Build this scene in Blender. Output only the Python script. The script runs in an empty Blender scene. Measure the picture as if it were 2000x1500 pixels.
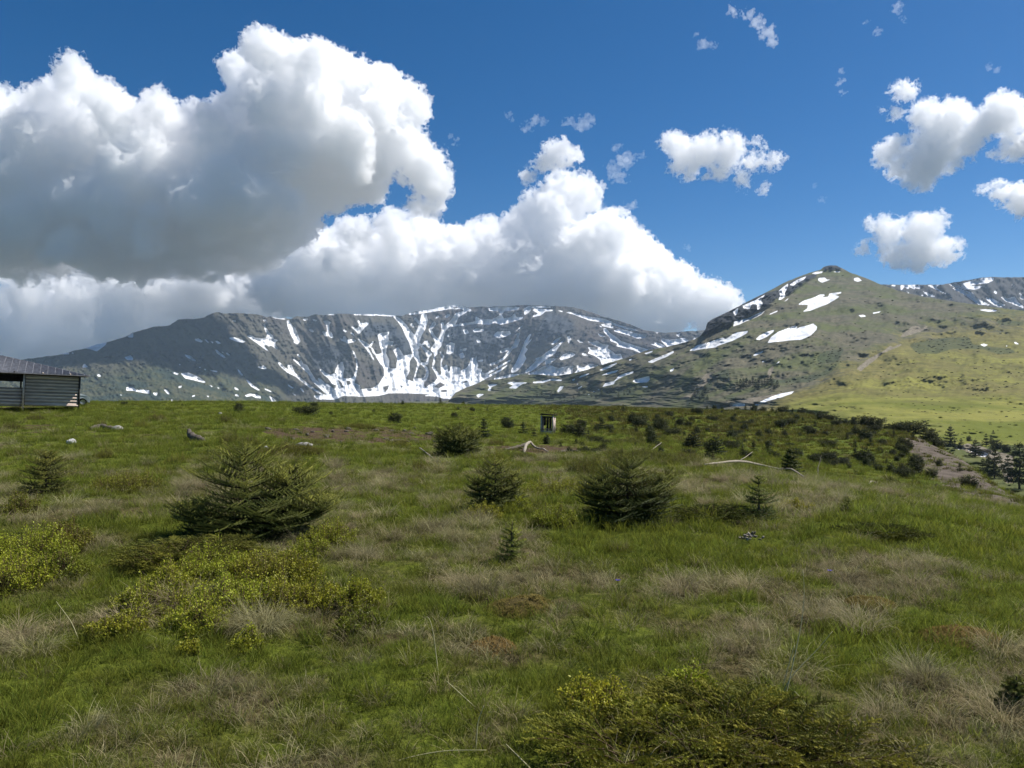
import bpy, math, random
import numpy as np
from mathutils import Vector, Matrix

S = bpy.context.scene
COL = S.collection
R = math.radians

# ------------------------------------------------------------------ camera, sky, sun, exposure
F = 1482.0                      # focal length in photo pixels (2000 x 1500)
EYE = 1.6
cam_d = bpy.data.cameras.new('camera')
cam_d.sensor_width = 36.0
cam_d.lens = 36.0 * F / 2000.0
cam_d.clip_start = 0.1
cam_d.clip_end = 60000.0
cam = bpy.data.objects.new('camera', cam_d)
COL.objects.link(cam)
cam.location = (0, 0, EYE)
cam.rotation_euler = (R(90), 0, 0)
S.camera = cam

SUN_EL, SUN_AZ = 54.0, 71.0     # azimuth clockwise from the view direction (+Y)
sd = Vector((math.sin(R(SUN_AZ)) * math.cos(R(SUN_EL)), math.cos(R(SUN_AZ)) * math.cos(R(SUN_EL)), math.sin(R(SUN_EL))))
world = bpy.data.worlds.new('World')
S.world = world
world.use_nodes = True
wn, wl = world.node_tree.nodes, world.node_tree.links
sky = wn.new('ShaderNodeTexSky')
sky.sky_type = 'NISHITA'
sky.sun_disc = False
sky.sun_elevation = R(SUN_EL)
sky.sun_rotation = R(SUN_AZ)
sky.altitude = 1800
sky.air_density = 0.85
sky.dust_density = 1.0
sky.ozone_density = 3.0
hsv = wn.new('ShaderNodeHueSaturation')
hsv.inputs['Saturation'].default_value = 1.4
hsv.inputs['Value'].default_value = 0.92
wl.new(sky.outputs[0], hsv.inputs['Color'])
wl.new(hsv.outputs[0], wn['Background'].inputs[0])
wn['Background'].inputs[1].default_value = 0.062

sun_d = bpy.data.lights.new('sun', 'SUN')
sun_d.energy = 3.8
sun_d.angle = R(0.53)
sun_d.color = (1.0, 0.965, 0.91)
sun = bpy.data.objects.new('sun', sun_d)
COL.objects.link(sun)
sun.rotation_euler = (-sd).to_track_quat('-Z', 'Y').to_euler()
sun.location = (0, 0, 3000)

S.view_settings.view_transform = 'Standard'
S.view_settings.look = 'None'
S.view_settings.exposure = 0.80
S.view_settings.gamma = 1.0
S.render.engine = 'CYCLES'
S.cycles.use_denoising = True
S.cycles.max_bounces = 70
S.cycles.diffuse_bounces = 3
S.cycles.glossy_bounces = 2
S.cycles.transmission_bounces = 3
S.cycles.volume_bounces = 64
S.cycles.transparent_max_bounces = 16
S.cycles.caustics_reflective = False
S.cycles.caustics_refractive = False

# ------------------------------------------------------------------ helpers
def tag(o, label=None, cat=None, group=None, kind=None):
    if label: o['label'] = label
    if cat: o['category'] = cat
    if group: o['group'] = group
    if kind: o['kind'] = kind
    return o

def mesh_obj(name, verts, faces, mat=None, parent=None, smooth=False):
    """verts (n,3) array, faces: (m,k) int array or list of arrays of equal k"""
    me = bpy.data.meshes.new(name)
    verts = np.asarray(verts, dtype=np.float32)
    fl = faces if isinstance(faces, list) else [faces]
    fl = [np.asarray(f, dtype=np.int32) for f in fl if len(f)]
    me.vertices.add(len(verts))
    me.vertices.foreach_set('co', verts.ravel())
    loops = np.concatenate([f.ravel() for f in fl])
    sizes = np.concatenate([np.full(len(f), f.shape[1], dtype=np.int32) for f in fl])
    starts = np.concatenate([[0], np.cumsum(sizes)[:-1]]).astype(np.int32)
    me.loops.add(len(loops))
    me.loops.foreach_set('vertex_index', loops)
    me.polygons.add(len(sizes))
    me.polygons.foreach_set('loop_start', starts)
    me.polygons.foreach_set('loop_total', sizes)
    if smooth:
        me.polygons.foreach_set('use_smooth', np.ones(len(sizes), dtype=bool))
    me.update(calc_edges=True)
    if mat: me.materials.append(mat)
    o = bpy.data.objects.new(name, me)
    COL.objects.link(o)
    if parent: o.parent = parent
    return o

def empty(name, loc=(0, 0, 0), rotz=0.0):
    o = bpy.data.objects.new(name, None)
    COL.objects.link(o)
    o.location = loc
    o.rotation_euler = (0, 0, rotz)
    return o

def fattr(o, name, vals):
    a = o.data.attributes.new(name, 'FLOAT', 'POINT')
    a.data.foreach_set('value', np.asarray(vals, dtype=np.float32).ravel())

def cattr(o, name, vals):
    a = o.data.attributes.new(name, 'FLOAT_COLOR', 'POINT')
    v = np.ones((len(vals), 4), dtype=np.float32); v[:, :3] = vals
    a.data.foreach_set('color', v.ravel())

class G:
    """tiny node-graph builder"""
    def __init__(self, name):
        self.m = bpy.data.materials.new(name); self.m.use_nodes = True
        self.n = self.m.node_tree.nodes; self.l = self.m.node_tree.links
        self.out = self.n['Material Output']; self.b = self.n['Principled BSDF']
        self.b.inputs['Roughness'].default_value = 0.9
        self.b.inputs['Specular IOR Level'].default_value = 0.15
        self.m.cycles.emission_sampling = 'NONE'
    def set(self, inp, v):
        if isinstance(v, bpy.types.NodeSocket): self.l.new(v, inp)
        elif v is not None:
            if isinstance(v, (tuple, list)) and len(v) == 3 and inp.type == 'RGBA': v = (*v, 1)
            inp.default_value = v
    def pos(self):
        return self.n.new('ShaderNodeNewGeometry').outputs['Position']
    def obj(self):
        return self.n.new('ShaderNodeTexCoord').outputs['Object']
    def rand(self):
        return self.n.new('ShaderNodeObjectInfo').outputs['Random']
    def mapping(self, v, scale=(1, 1, 1), rot=(0, 0, 0), loc=(0, 0, 0)):
        x = self.n.new('ShaderNodeMapping'); self.l.new(v, x.inputs[0])
        x.inputs['Scale'].default_value = scale; x.inputs['Rotation'].default_value = rot; x.inputs['Location'].default_value = loc
        return x.outputs[0]
    def noise(self, v, scale, detail=6, rough=0.55, dist=0.0):
        x = self.n.new('ShaderNodeTexNoise'); self.l.new(v, x.inputs['Vector'])
        x.inputs['Scale'].default_value = scale; x.inputs['Detail'].default_value = detail
        x.inputs['Roughness'].default_value = rough; x.inputs['Distortion'].default_value = dist
        return x.outputs['Fac']
    def voro(self, v, scale, feat='F1'):
        x = self.n.new('ShaderNodeTexVoronoi'); self.l.new(v, x.inputs['Vector']); x.feature = feat
        x.inputs['Scale'].default_value = scale
        return x.outputs['Distance']
    def math(self, op, a, b=None, c=None, clamp=False):
        x = self.n.new('ShaderNodeMath'); x.operation = op; x.use_clamp = clamp
        self.set(x.inputs[0], a); self.set(x.inputs[1], b); self.set(x.inputs[2], c)
        return x.outputs[0]
    def ramp(self, v, lo, hi, a=0.0, b=1.0):
        x = self.n.new('ShaderNodeMapRange'); x.interpolation_type = 'SMOOTHSTEP'
        self.set(x.inputs[0], v); x.inputs[1].default_value = lo; x.inputs[2].default_value = hi
        x.inputs[3].default_value = a; x.inputs[4].default_value = b
        return x.outputs[0]
    def mix(self, f, a, b, mode='MIX'):
        x = self.n.new('ShaderNodeMix'); x.data_type = 'RGBA'; x.blend_type = mode
        self.set(x.inputs['Factor'], f); self.set(x.inputs[6], a); self.set(x.inputs[7], b)
        return x.outputs[2]
    def attr(self, name, kind='GEOMETRY', out='Fac'):
        x = self.n.new('ShaderNodeAttribute'); x.attribute_name = name; x.attribute_type = kind
        return x.outputs[out]
    def sep(self, v):
        x = self.n.new('ShaderNodeSeparateXYZ'); self.l.new(v, x.inputs[0]); return x.outputs
    def comb(self, a, b, c):
        x = self.n.new('ShaderNodeCombineXYZ'); self.set(x.inputs[0], a); self.set(x.inputs[1], b); self.set(x.inputs[2], c)
        return x.outputs[0]
    def bump(self, h, strength=0.5, dist=0.1):
        x = self.n.new('ShaderNodeBump'); self.set(x.inputs['Height'], h)
        x.inputs['Strength'].default_value = strength; x.inputs['Distance'].default_value = dist
        self.l.new(x.outputs[0], self.b.inputs['Normal'])
    def color(self, c): self.set(self.b.inputs['Base Color'], c)
    def rough(self, v): self.set(self.b.inputs['Roughness'], v)
    def spec(self, v): self.set(self.b.inputs['Specular IOR Level'], v)

# --- fractal noise in numpy
_lat = {}
def vnoise2(x, y, seed=0):
    if seed not in _lat: _lat[seed] = np.random.RandomState(seed).rand(256, 256).astype(np.float32)
    L = _lat[seed]
    xi = np.floor(x).astype(int); yi = np.floor(y).astype(int)
    fx = x - xi; fy = y - yi
    fx = fx * fx * fx * (fx * (fx * 6 - 15) + 10); fy = fy * fy * fy * (fy * (fy * 6 - 15) + 10)
    a = L[xi & 255, yi & 255]; b = L[(xi + 1) & 255, yi & 255]
    c = L[xi & 255, (yi + 1) & 255]; d = L[(xi + 1) & 255, (yi + 1) & 255]
    return (a * (1 - fx) + b * fx) * (1 - fy) + (c * (1 - fx) + d * fx) * fy
def fbm2(x, y, octs=5, gain=0.5, seed=0):
    v = 0; a = 1.0; t = 0
    x = np.asarray(x, dtype=np.float64); y = np.asarray(y, dtype=np.float64)
    for k in range(octs):
        v = v + a * (vnoise2(x, y, seed + k) - 0.5) * 2; t += a; a *= gain
        x, y = x * 1.93 * 0.8 - y * 1.93 * 0.6 + 17.3, x * 1.93 * 0.6 + y * 1.93 * 0.8 + 5.1
    return v / t
def ridge2(x, y, octs=5, gain=0.5, seed=0):
    v = 0; a = 1.0; t = 0
    for k in range(octs):
        n = 1 - np.abs(vnoise2(x, y, seed + k) - 0.5) * 2
        v = v + a * n * n; t += a; a *= gain
        x, y = x * 2.03 * 0.8 - y * 2.03 * 0.6 + 11.3, x * 2.03 * 0.6 + y * 2.03 * 0.8 + 7.7
    return v / t

def P(px, py, d):
    """photo pixel + depth -> world point"""
    return np.array([(px - 1000.0) / F * d, d, EYE + (750.0 - py) / F * d])

# ------------------------------------------------------------------ far relief: traced ridges, snow fields, rock and turf zones
def sc_(ox, oy, k, *polys):
    return [[(ox + x / k, oy + y / k) for x, y in zip(p[::2], p[1::2])] for p in polys]
def sk_(ox, oy, k, *strokes):
    return [[(ox + s[i] / k, oy + s[i + 1] / k, s[i + 2] / k) for i in range(0, len(s), 3)] for s in strokes]

FAR_RIDGE = [(-700,770),(-300,742),(0,712),(52,701),(76,698),(106,694),(120,692),(144,685),(164,681),(188,673),(206,670),(216,666),(240,660),(258,651),(298,639),(320,637),(332,635),(348,624),(376,623),(396,621),(414,612),(426,609),(440,613),(460,611),(490,613),(508,615),(522,620),(528,617.6),(536,621),(556,622.4),(570,622),(580,618),(600,619),(616,614),(640,615),(652,613),(688,613),(732,614),(766,616),(786,617),(800,612),(810,609),(840,605),(876,597),(890,595.6),(900,597),(916,600),(954,599),(990,598),(1028,595),(1060,597),(1080,598),(1118,600),(1140,605),(1174,617),(1200,624),(1230,633),(1256,644),(1280,648),(1300,650),(1340,647),(1376,645),(1500,655),(1700,700)]
HILL_RIDGE = [(800,802),(860,795),(880,780),(892,766),(912,756),(930,750),(944,743),(966,741),(996,738),(1016,731),(1040,731),(1070,734),(1088,734),(1120,729),(1150,721),(1176,712),(1220,700),(1260,685),(1300,678),(1348,666),(1366,658),(1371,652),(1378,643),(1381,631),(1388,625.5),(1400,619),(1428,606),(1464,587),(1500,569),(1530,553),(1556,542),(1580,533),(1602,527),(1609,521),(1620,518.4),(1634,518.6),(1645,524),(1660,532),(1680,539),(1696,545),(1716,554),(1740,562),(1752,567),(1800,579),(1850,587),(1900,594),(1940,600),(2000,607),(2300,640),(2700,700),(3000,760)]
BACK_RIDGE = [(1500,600),(1650,562),(1718,555),(1760,556),(1840,556),(1860,552),(1890,547),(1920,542),(1940,540.6),(1960,541.6),(2000,541.6),(2150,548),(2400,600),(2800,700)]

FAR_SNOW = (sc_(40,580,5,
 [1700,410,1740,405,1780,430,1770,445,1720,430],[1600,560,1660,575,1720,630,1680,620,1620,585],[1015,590,1075,570,1100,600,1095,618,1040,612],
 [605,675,625,650,660,685,610,690],[750,760,775,755,790,780,755,775],[1490,730,1545,745,1535,760,1500,750],
 [1565,745,1640,738,1740,780,1810,835,1780,835,1700,815,1610,795],[1035,880,1095,880,1130,910,1175,905,1255,910,1260,945,1190,935,1100,915,1035,915],
 [1295,935,1340,935,1330,965,1305,955],[1400,905,1425,905,1460,945,1440,950],[1540,875,1575,865,1570,885,1545,888],[1465,1000,1490,1000,1495,1030,1480,1030],
 [1900,510,1950,550,1995,590,1960,580,1920,550],[400,550,480,545,470,560,405,560],[500,540,515,540,518,555,505,555],
 [630,500,740,455,840,440,832,470,745,530,700,515],[1040,385,1100,350,1100,395,1060,395],[1670,970,1700,955,1705,970,1680,975],[1815,960,1840,970,1835,985],
 [1835,850,1880,875,1870,880],[1910,875,1945,890,1935,895],[970,950,990,955,985,968],[1740,680,1760,685,1755,695],[1785,700,1815,705,1805,718],[1850,710,1925,725,1920,735,1850,720],[1540,645,1565,660,1560,670])
 + sc_(400,580,5,
 [265,225,300,230,310,245,280,240],[570,220,595,220,597,235,575,240],
 [570,262,585,262,605,310,625,340,640,360,665,375,670,410,715,420,690,440,690,470,720,500,700,512,660,480,640,470,630,485,610,470,590,465,580,480,630,535,600,520,540,475,480,430,410,380,450,375,500,400,560,405,600,400,610,370,590,330],
 [800,228,820,228,850,270,880,300,900,340,915,385,935,430,905,465,865,440,875,425,850,390,830,340,810,290],
 [955,212,1005,208,1010,225,970,232],[1050,215,1095,225,1090,238,1060,232],
 [1150,232,1200,230,1230,248,1215,270,1215,330,1240,350,1255,395,1235,400,1210,380,1180,385,1140,340,1160,335,1195,345,1190,280],[1010,320,1040,310,1065,335,1055,348],
 [1425,290,1450,290,1475,310,1500,300,1510,270,1490,235,1500,228,1530,260,1590,245,1605,260,1550,310,1525,345,1500,365,1475,330],[1345,320,1365,320,1390,335,1370,348],
 [1315,405,1350,410,1355,380,1375,385,1385,415,1450,410,1480,425,1460,440,1420,445,1400,455,1370,440,1330,425],[1410,340,1440,350,1475,385,1455,380],
 [1490,405,1530,420,1570,440,1615,470,1640,430,1650,435,1620,495,1590,490,1610,530,1650,600,1655,625,1630,590,1580,510,1530,450],
 [1690,370,1720,350,1760,345,1805,335,1790,375,1800,430,1845,435,1830,480,1790,460,1775,500,1770,550,1800,620,1800,700,1770,690,1720,660,1670,580,1690,560,1735,545,1710,480],
 [1620,490,1640,500,1670,560,1690,560,1700,600,1680,580,1640,540],
 [1435,525,1455,530,1490,620,1495,680,1480,760,1460,840,1480,850,1510,860,1520,890,1480,925,1400,960,1350,960,1360,850,1400,800,1430,790,1460,770,1480,680,1475,610],
 [100,510,130,525,205,590,190,598,135,560],[145,520,185,545,180,550],[205,545,225,545,250,570,230,570],
 [240,395,290,395,340,410,400,435,370,448,310,435,245,410],[0,408,45,450,35,452,0,420],[50,425,85,445,80,455],[100,432,125,428,160,455,130,458],
 [505,678,545,682,575,668,605,700,570,705,530,690],[315,700,335,715,375,765,360,768,335,740],[400,800,440,830,480,865,540,912,520,912,455,875,425,840],
 [285,882,310,888,335,912,300,905],[290,950,325,955,345,975,300,965],[390,960,440,945,490,950,545,970,548,990,500,985,460,965,410,975],[580,890,650,920,650,930,590,905],[625,962,660,980,700,1022,660,1025],
 [710,630,735,640,780,690,820,710,805,665,845,665,880,740,935,790,985,830,1050,880,1165,955,1140,955,1000,870,890,780,800,735,730,670],
 [835,585,880,615,920,640,940,610,960,650,1000,665,1040,740,1080,800,1130,850,1200,930,1290,980,1200,960,1100,870,1050,820,1010,750,930,670,880,630],
 [895,555,920,560,935,590,915,585],[835,925,900,965,880,962],[925,885,950,895,975,932,960,930],[810,850,870,890,860,895,815,868],
 [1060,965,1130,960,1210,950,1280,970,1350,930,1500,920,1500,970,1350,965,1280,1000,1100,1000],[1100,790,1130,800,1200,850,1260,900,1240,960,1200,930,1130,850],
 [1120,710,1145,705,1180,745,1230,760,1270,740,1280,700,1300,660,1345,630,1365,700,1350,750,1350,790,1400,800,1370,880,1400,960,1220,960,1240,900,1280,890,1250,850,1200,800])
 + sc_(700,580,5,
 [940,270,1140,240,1145,190,1190,215,1250,215,1300,220,1380,180,1380,140,1280,135,1270,110,1370,100,1575,100,1560,125,1420,140,1400,175,1420,210,1480,200,1520,165,1540,195,1610,195,1600,215,1480,250,1390,270,1330,250,1280,270,1150,262,1000,280,900,290],
 [1320,375,1350,340,1480,335,1490,360,1440,385,1375,400,1340,390],[1120,325,1150,305,1235,320,1220,332,1130,345],[1020,318,1065,318,1078,355,1040,362],[865,375,895,360,930,372,870,390],
 [860,470,900,440,940,455,930,540,890,560,860,550,870,500],[1380,540,1400,510,1480,490,1470,520,1410,545],[1560,390,1580,420,1550,490,1500,510,1540,440],
 [1670,365,1690,360,1650,450,1695,400,1700,405,1630,490,1655,510,1620,560,1640,600,1600,670,1560,715,1500,745,1490,710,1540,640,1570,570,1590,520,1620,440],
 [1885,465,1920,420,1985,390,1950,430,1900,465],[1730,600,1790,580,1830,600,1800,640,1740,640],[1820,640,1860,600,1950,600,1900,620,1880,650,1830,660],
 [1660,750,1740,720,1800,680,1870,660,1930,690,2000,720,2000,765,1900,760,1800,745,1700,760],
 [820,700,860,660,870,680,900,680,950,680,990,690,1000,720,1060,690,1090,640,1100,590,1140,590,1160,560,1150,620,1170,670,1160,700,1210,700,1200,730,1280,770,1200,830,1140,850,1080,890,950,930,900,990,830,990,780,960,700,960,740,900,800,800],
 [190,580,240,560,270,570,300,640,300,690,370,700,380,600,340,520,390,490,440,570,540,560,500,640,500,720,470,800,540,830,560,790,640,790,640,880,740,830,800,760,850,740,870,780,1180,780,1100,870,940,930,840,940,700,950,500,940,300,940,200,965,0,975,0,905,140,890,200,850,250,770,250,700],
 [620,965,760,970,830,990,900,995,940,940,840,940],[980,560,1020,540,1040,590,1000,600],[990,510,1060,500,1050,525,1000,530],[1150,420,1180,415,1195,440,1165,450],
 [1160,620,1220,610,1215,630,1170,632],[1530,160,1540,195,1500,200])
 + sc_(1000,580,5,
 [115,115,160,90,380,95,380,105,190,105,180,140,130,175,120,170],[200,130,230,110,300,120,350,120,400,125,405,135,330,140,280,180,195,198,220,175,260,160],[430,128,500,138,490,148],
 [515,150,560,148,640,165,750,195,850,205,920,220,1010,260,1080,285,1150,300,1240,330,1170,325,1080,300,990,275,880,245,760,230,680,200,600,170],
 [870,265,930,262,990,290,990,305,930,295,885,285],[840,275,880,290,870,298],
 [890,310,920,305,950,345,1000,380,1040,410,1070,435,1160,460,1250,490,1335,515,1250,545,1180,515,1020,480,1030,455,960,430,960,400,900,345],
 [990,330,1040,315,1120,325,1190,350,1260,365,1320,365,1300,400,1220,405,1130,370,1050,350],
 [730,432,790,440,830,428,880,460,945,470,930,500,960,520,990,540,1010,560,1060,555,1080,605,1020,640,960,665,880,665,860,610,800,570,740,550,760,520,740,490,790,490,830,515,850,495,790,465],
 [830,350,870,370,930,390,860,385],[630,420,650,420,705,450,660,445],[540,385,565,380,580,415,555,455,545,430],[385,460,430,410,490,385,440,430,400,465],
 [465,600,500,560,580,540,620,560,600,580,540,600,480,615],[680,550,710,548,750,580,690,568],
 [130,740,180,690,220,650,240,600,320,580,350,540,400,510,450,470,515,410,440,510,420,555,360,590,300,630,250,680,180,730],[320,620,380,600,440,600,380,640,330,650],
 [150,755,240,720,300,690,390,675,450,695,520,680,600,670,590,745,440,775,380,765,280,755],[610,745,640,710,630,665,700,690,760,650,850,675,740,710,660,745],
 [20,345,100,275,105,285,60,320],[30,370,60,345,85,350,70,380],[1455,410,1480,405,1540,420,1600,410,1680,400,1730,430,1640,480,1520,495,1500,470,1460,430],
 [1395,445,1440,450,1500,485,1440,495,1390,470],[1335,455,1400,465,1395,475],[1600,370,1645,352,1630,390],[1385,340,1430,345,1420,357],[1775,400,1795,405,1790,420,1770,418]))
FAR_STROKE = sk_(700,580,5,
 [345,185,8,400,230,18,450,290,25,490,360,35,540,430,45,555,500,40,560,560,30,585,620,18,590,660,16],[640,190,28,640,230,36,620,300,36,590,360,30,560,430,38],
 [1050,140,12,960,180,22,930,240,28,870,280,18,830,330,18,810,400,22,780,460,36,740,510,30,760,560,16,735,630,10,730,690,12,770,750,12,790,790,18],
 [820,260,13,830,310,18],[740,260,18,700,320,13,740,390,12,780,440,26],[690,560,26,660,520,12,600,460,9],[690,600,16,670,650,11,600,650,9,570,700,9,550,760,12,545,810,9],
 [620,650,10,660,690,10,680,740,12,650,800,22],[800,540,8,830,580,7,805,640,7,810,690,12,840,740,26],
 [500,165,8,560,160,8,700,130,18,800,110,22,900,95,22,1000,100,16,1090,130,12],[0,172,6,170,172,6,330,182,8],[1555,390,9,1520,470,9,1470,540,12,1420,600,9,1350,640,12,1290,660,9],
 [1600,760,12,1480,770,12,1380,790,9,1330,800,6],[1640,730,12,1720,660,15,1760,620,17,1850,560,24,1920,500,13,1990,440,7],
 [1220,770,8,1340,700,9,1480,620,6],[1240,790,10,1380,720,7,1450,670,5],[560,215,14,590,250,9],[520,270,12,535,290,8],[860,190,14,880,180,12],[780,190,9,760,205,6],[630,460,8,660,440,16,690,480,14]) + sk_(400,580,5,[670,200,5,780,215,5],[1200,170,5,1260,172,5],[1460,170,6,1660,178,6],[1690,175,6,1850,185,7],[1500,230,4,1550,300,4])
FAR_ROCK = sc_(700,580,5,
 [505,620,540,595,575,640,560,720,540,790,480,810,465,790,510,730],[600,660,660,710,650,770,600,795,570,790,580,700],[690,590,730,560,735,600,715,690,755,760,750,820,700,850,650,890,660,830,690,760,680,680],
 [750,580,775,550,800,600,805,690,800,740,770,730,745,680],[580,510,600,500,620,560,650,620,640,640,600,600],[870,680,900,650,895,720,875,730],[760,860,800,830,850,860,790,890,735,880],
 [1010,830,1060,815,1070,830,1030,840],[830,780,870,790,860,805],[920,100,970,95,970,110,930,112],[830,130,900,130,880,155],[240,880,300,860,290,900,260,930],[300,560,360,600,370,690,310,700],[800,910,860,905,870,925,810,930],[560,900,590,905,575,915],[400,860,440,870,420,885]) \
 + sc_(400,580,5,[1290,790,1340,840,1355,890,1330,880],[1380,815,1420,820,1430,850,1390,860],[1250,850,1285,860,1280,885,1255,880],[1150,760,1200,790,1230,830,1180,850,1140,800])
FAR_CLIFF = sc_(700,580,5,[1850,140,1960,170,2080,230,2120,290,2060,370,1900,400,1700,520,1640,560,1690,440,1740,300],[860,300,1000,280,1150,280,1400,290,1560,300,1500,420,1380,520,1260,700,1170,640,1090,600,980,560,860,570,830,440],[20,330,150,250,330,260,430,350,520,470,530,540,440,570,330,470,240,430,200,350],[960,220,1040,140,1130,140,1140,240,1000,250],[1150,130,1270,120,1380,150,1380,190,1290,215,1180,200],[1420,150,1560,140,1620,180,1500,190,1460,215]) \
 + sc_(400,580,5,[1020,540,1200,440,1330,520,1450,700,1440,780,1360,780,1330,640,1260,700,1180,740,1060,680],[1500,260,1780,260,1900,400,1980,540,1800,440,1680,360,1560,420])
HILL_SNOW = (sc_(1000,580,5,
 [1730,525,1810,470,1900,455,1960,430,2000,420,2000,490,1920,500,1840,510,1780,525],[1320,635,1400,600,1500,560,1580,525,1580,545,1500,590,1420,620,1370,645],
 [850,715,900,690,1020,640,1025,650,960,690,880,720],[860,770,930,740,1040,710,1020,735,940,755],
 [1040,770,1120,740,1190,725,1180,745,1090,775,1040,800,1000,830,1000,850,940,865,880,880,910,840,1000,820],[1175,825,1200,805,1260,790,1340,770,1345,810,1320,835,1210,838],
 [440,915,470,870,505,868,490,900,450,935],[645,790,680,765,760,742,750,755,690,780],[585,805,620,795,610,812,590,818],
 [200,830,280,820,360,805,400,795,495,810,480,822,380,815,300,840,210,842],[640,890,695,860,680,880,650,898],[1265,875,1325,870,1325,882,1270,882],
 [1140,610,1175,600,1165,618,1145,622],[1290,550,1375,525,1370,540,1310,560],[1540,715,1585,690,1575,720,1545,732],[830,905,855,895,850,915],[790,925,805,915,800,935],[745,950,760,945,755,960],[625,850,655,842,640,858])
 + sc_(700,580,5,[1450,840,1480,830,1660,835,1600,850,1540,895,1460,890,1510,865],[1260,860,1290,850,1370,852,1300,880,1290,920,1260,910,1280,885],[1150,960,1180,945,1230,950,1170,985])
 + sc_(1340,500,5,
 [30,930,110,870,200,850,290,820,360,795,380,810,480,750,605,730,600,750,540,785,450,830,370,855,290,885,190,905,120,910],[680,815,720,775,790,740,860,720,855,740,790,790,720,820],
 [795,850,830,790,900,740,980,710,1060,680,1090,685,1075,715,1110,695,1180,680,1240,660,1280,690,1275,720,1220,775,1130,815,1010,825,920,835,860,840],
 [1090,475,1150,435,1250,405,1310,375,1350,375,1355,390,1290,410,1390,395,1400,365,1440,360,1520,350,1515,365,1450,380,1500,395,1450,430,1380,470,1300,500,1210,535,1135,545,1185,510,1190,475,1110,475],
 [1290,215,1350,210,1380,230,1420,230,1370,245,1330,262,1290,240],[1640,215,1680,210,1720,240,1670,252,1640,240],[1220,170,1270,155,1335,150,1330,165,1260,178],[1430,152,1500,147,1512,158,1460,160],
 [1020,275,1060,245,1110,220,1180,195,1150,230,1090,260,1050,290,1010,285],[905,340,950,300,1000,265,990,310,960,370,980,390,930,425,900,430,920,390],[945,455,1010,400,990,430],
 [455,540,520,500,600,465,680,430,780,370,730,430,750,470,720,510,700,530,690,470,640,470,620,520,560,510,550,480,510,510,500,560,480,585],
 [460,690,470,640,550,620,620,600,700,560,775,535,740,570,660,610,580,640,520,670],[805,570,900,528,890,545,820,572],[1680,580,1730,572,1765,590,1710,597],[1818,555,1915,535,1880,555,1830,565],
 [650,970,690,945,760,925,740,945,670,978],[860,1065,915,1022,910,1040],[740,1030,765,1020,760,1035,745,1040],
 [640,1468,790,1390,900,1350,1060,1318,1030,1345,930,1380,800,1415,700,1460],[420,1450,440,1435,580,1440,570,1465,430,1470],[1405,178,1425,182,1415,192],[1500,220,1515,222,1505,235],[1640,470,1650,470,1648,478])
 + sc_(1600,520,5,[1555,425,1620,420,1730,428,1735,440,1650,445],[1570,765,1610,755,1655,770,1610,785],[1895,742,1920,740,1960,765,1920,762],[1820,770,1840,775,1835,790])
 + sc_(1600,760,5,[1440,590,1540,590,1640,625,1650,655,1580,660,1500,615],[1330,570,1370,560,1420,585,1360,590],[1260,650,1310,690,1290,700],[1860,800,1900,820,1890,840],[1820,880,1850,890,1840,910],[1790,760,1830,770,1810,785]))
HILL_ROCK = sc_(1340,500,5,[190,650,240,620,450,520,780,360,900,330,910,380,870,430,740,530,660,560,480,640,340,680,150,790],[1340,110,1400,85,1480,85,1530,130,1340,140],[900,330,1000,260,1190,180,1300,180,1150,260,1060,330,980,390,900,440])
HILL_SCRUB = sc_(1600,520,5,[870,760,1000,735,1200,700,1460,690,1500,760,1700,790,1850,800,1950,850,1750,860,1600,810,1300,810,1150,855,950,850],[1720,520,2000,540,2000,580,1750,570]) \
 + sc_(1340,500,5,[1270,1000,1350,930,1550,900,1480,1030,1300,1055],[780,1200,1000,1210,1100,1180,1300,1150,1550,1000,1400,1150,1200,1230,1000,1240,820,1240],[0,1380,80,1290,140,1330,100,1420,0,1470],[300,1130,420,1100,420,1210,330,1230],[340,1370,560,1380,500,1410,380,1400]) \
 + sc_(1000,580,5,[200,960,330,930,420,980,600,990,700,950,1000,890,1200,900,1200,960,900,980,800,1020,500,1020,200,1010],[1680,990,1800,900,1960,800,1950,900,1850,990,1700,1030]) \
 + sc_(1600,760,5,[1660,545,2000,545,2000,660,1840,640,1700,590],[1500,560,1560,500,1590,540,1540,580])
HILL_BARE = sc_(1600,520,5,[835,645,900,590,960,580,1000,610,1060,575,1050,610,980,645,860,680,780,700]) + sc_(1600,760,5,[1330,560,1450,530,1600,560,1660,590,1900,650,1900,920,1820,920,1780,800,1700,700,1500,640]) \
 + sc_(1340,500,5,[70,1300,180,1170,240,1130,260,1190,160,1290,90,1350],[790,1190,800,1110,860,1060,850,1120,810,1200],[400,1440,560,1400,900,1340,1060,1310,900,1360,640,1440]) + sc_(1000,580,5,[1780,930,1850,800,1900,740,1950,770,1870,850,1820,930,1720,1000,1600,1010])
HILL_PATH = sk_(1600,520,5,[380,1000,14,480,920,12,600,850,10,800,765,9]) + sk_(1340,500,5,[1700,1120,9,1850,1000,9,2000,880,9])
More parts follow.
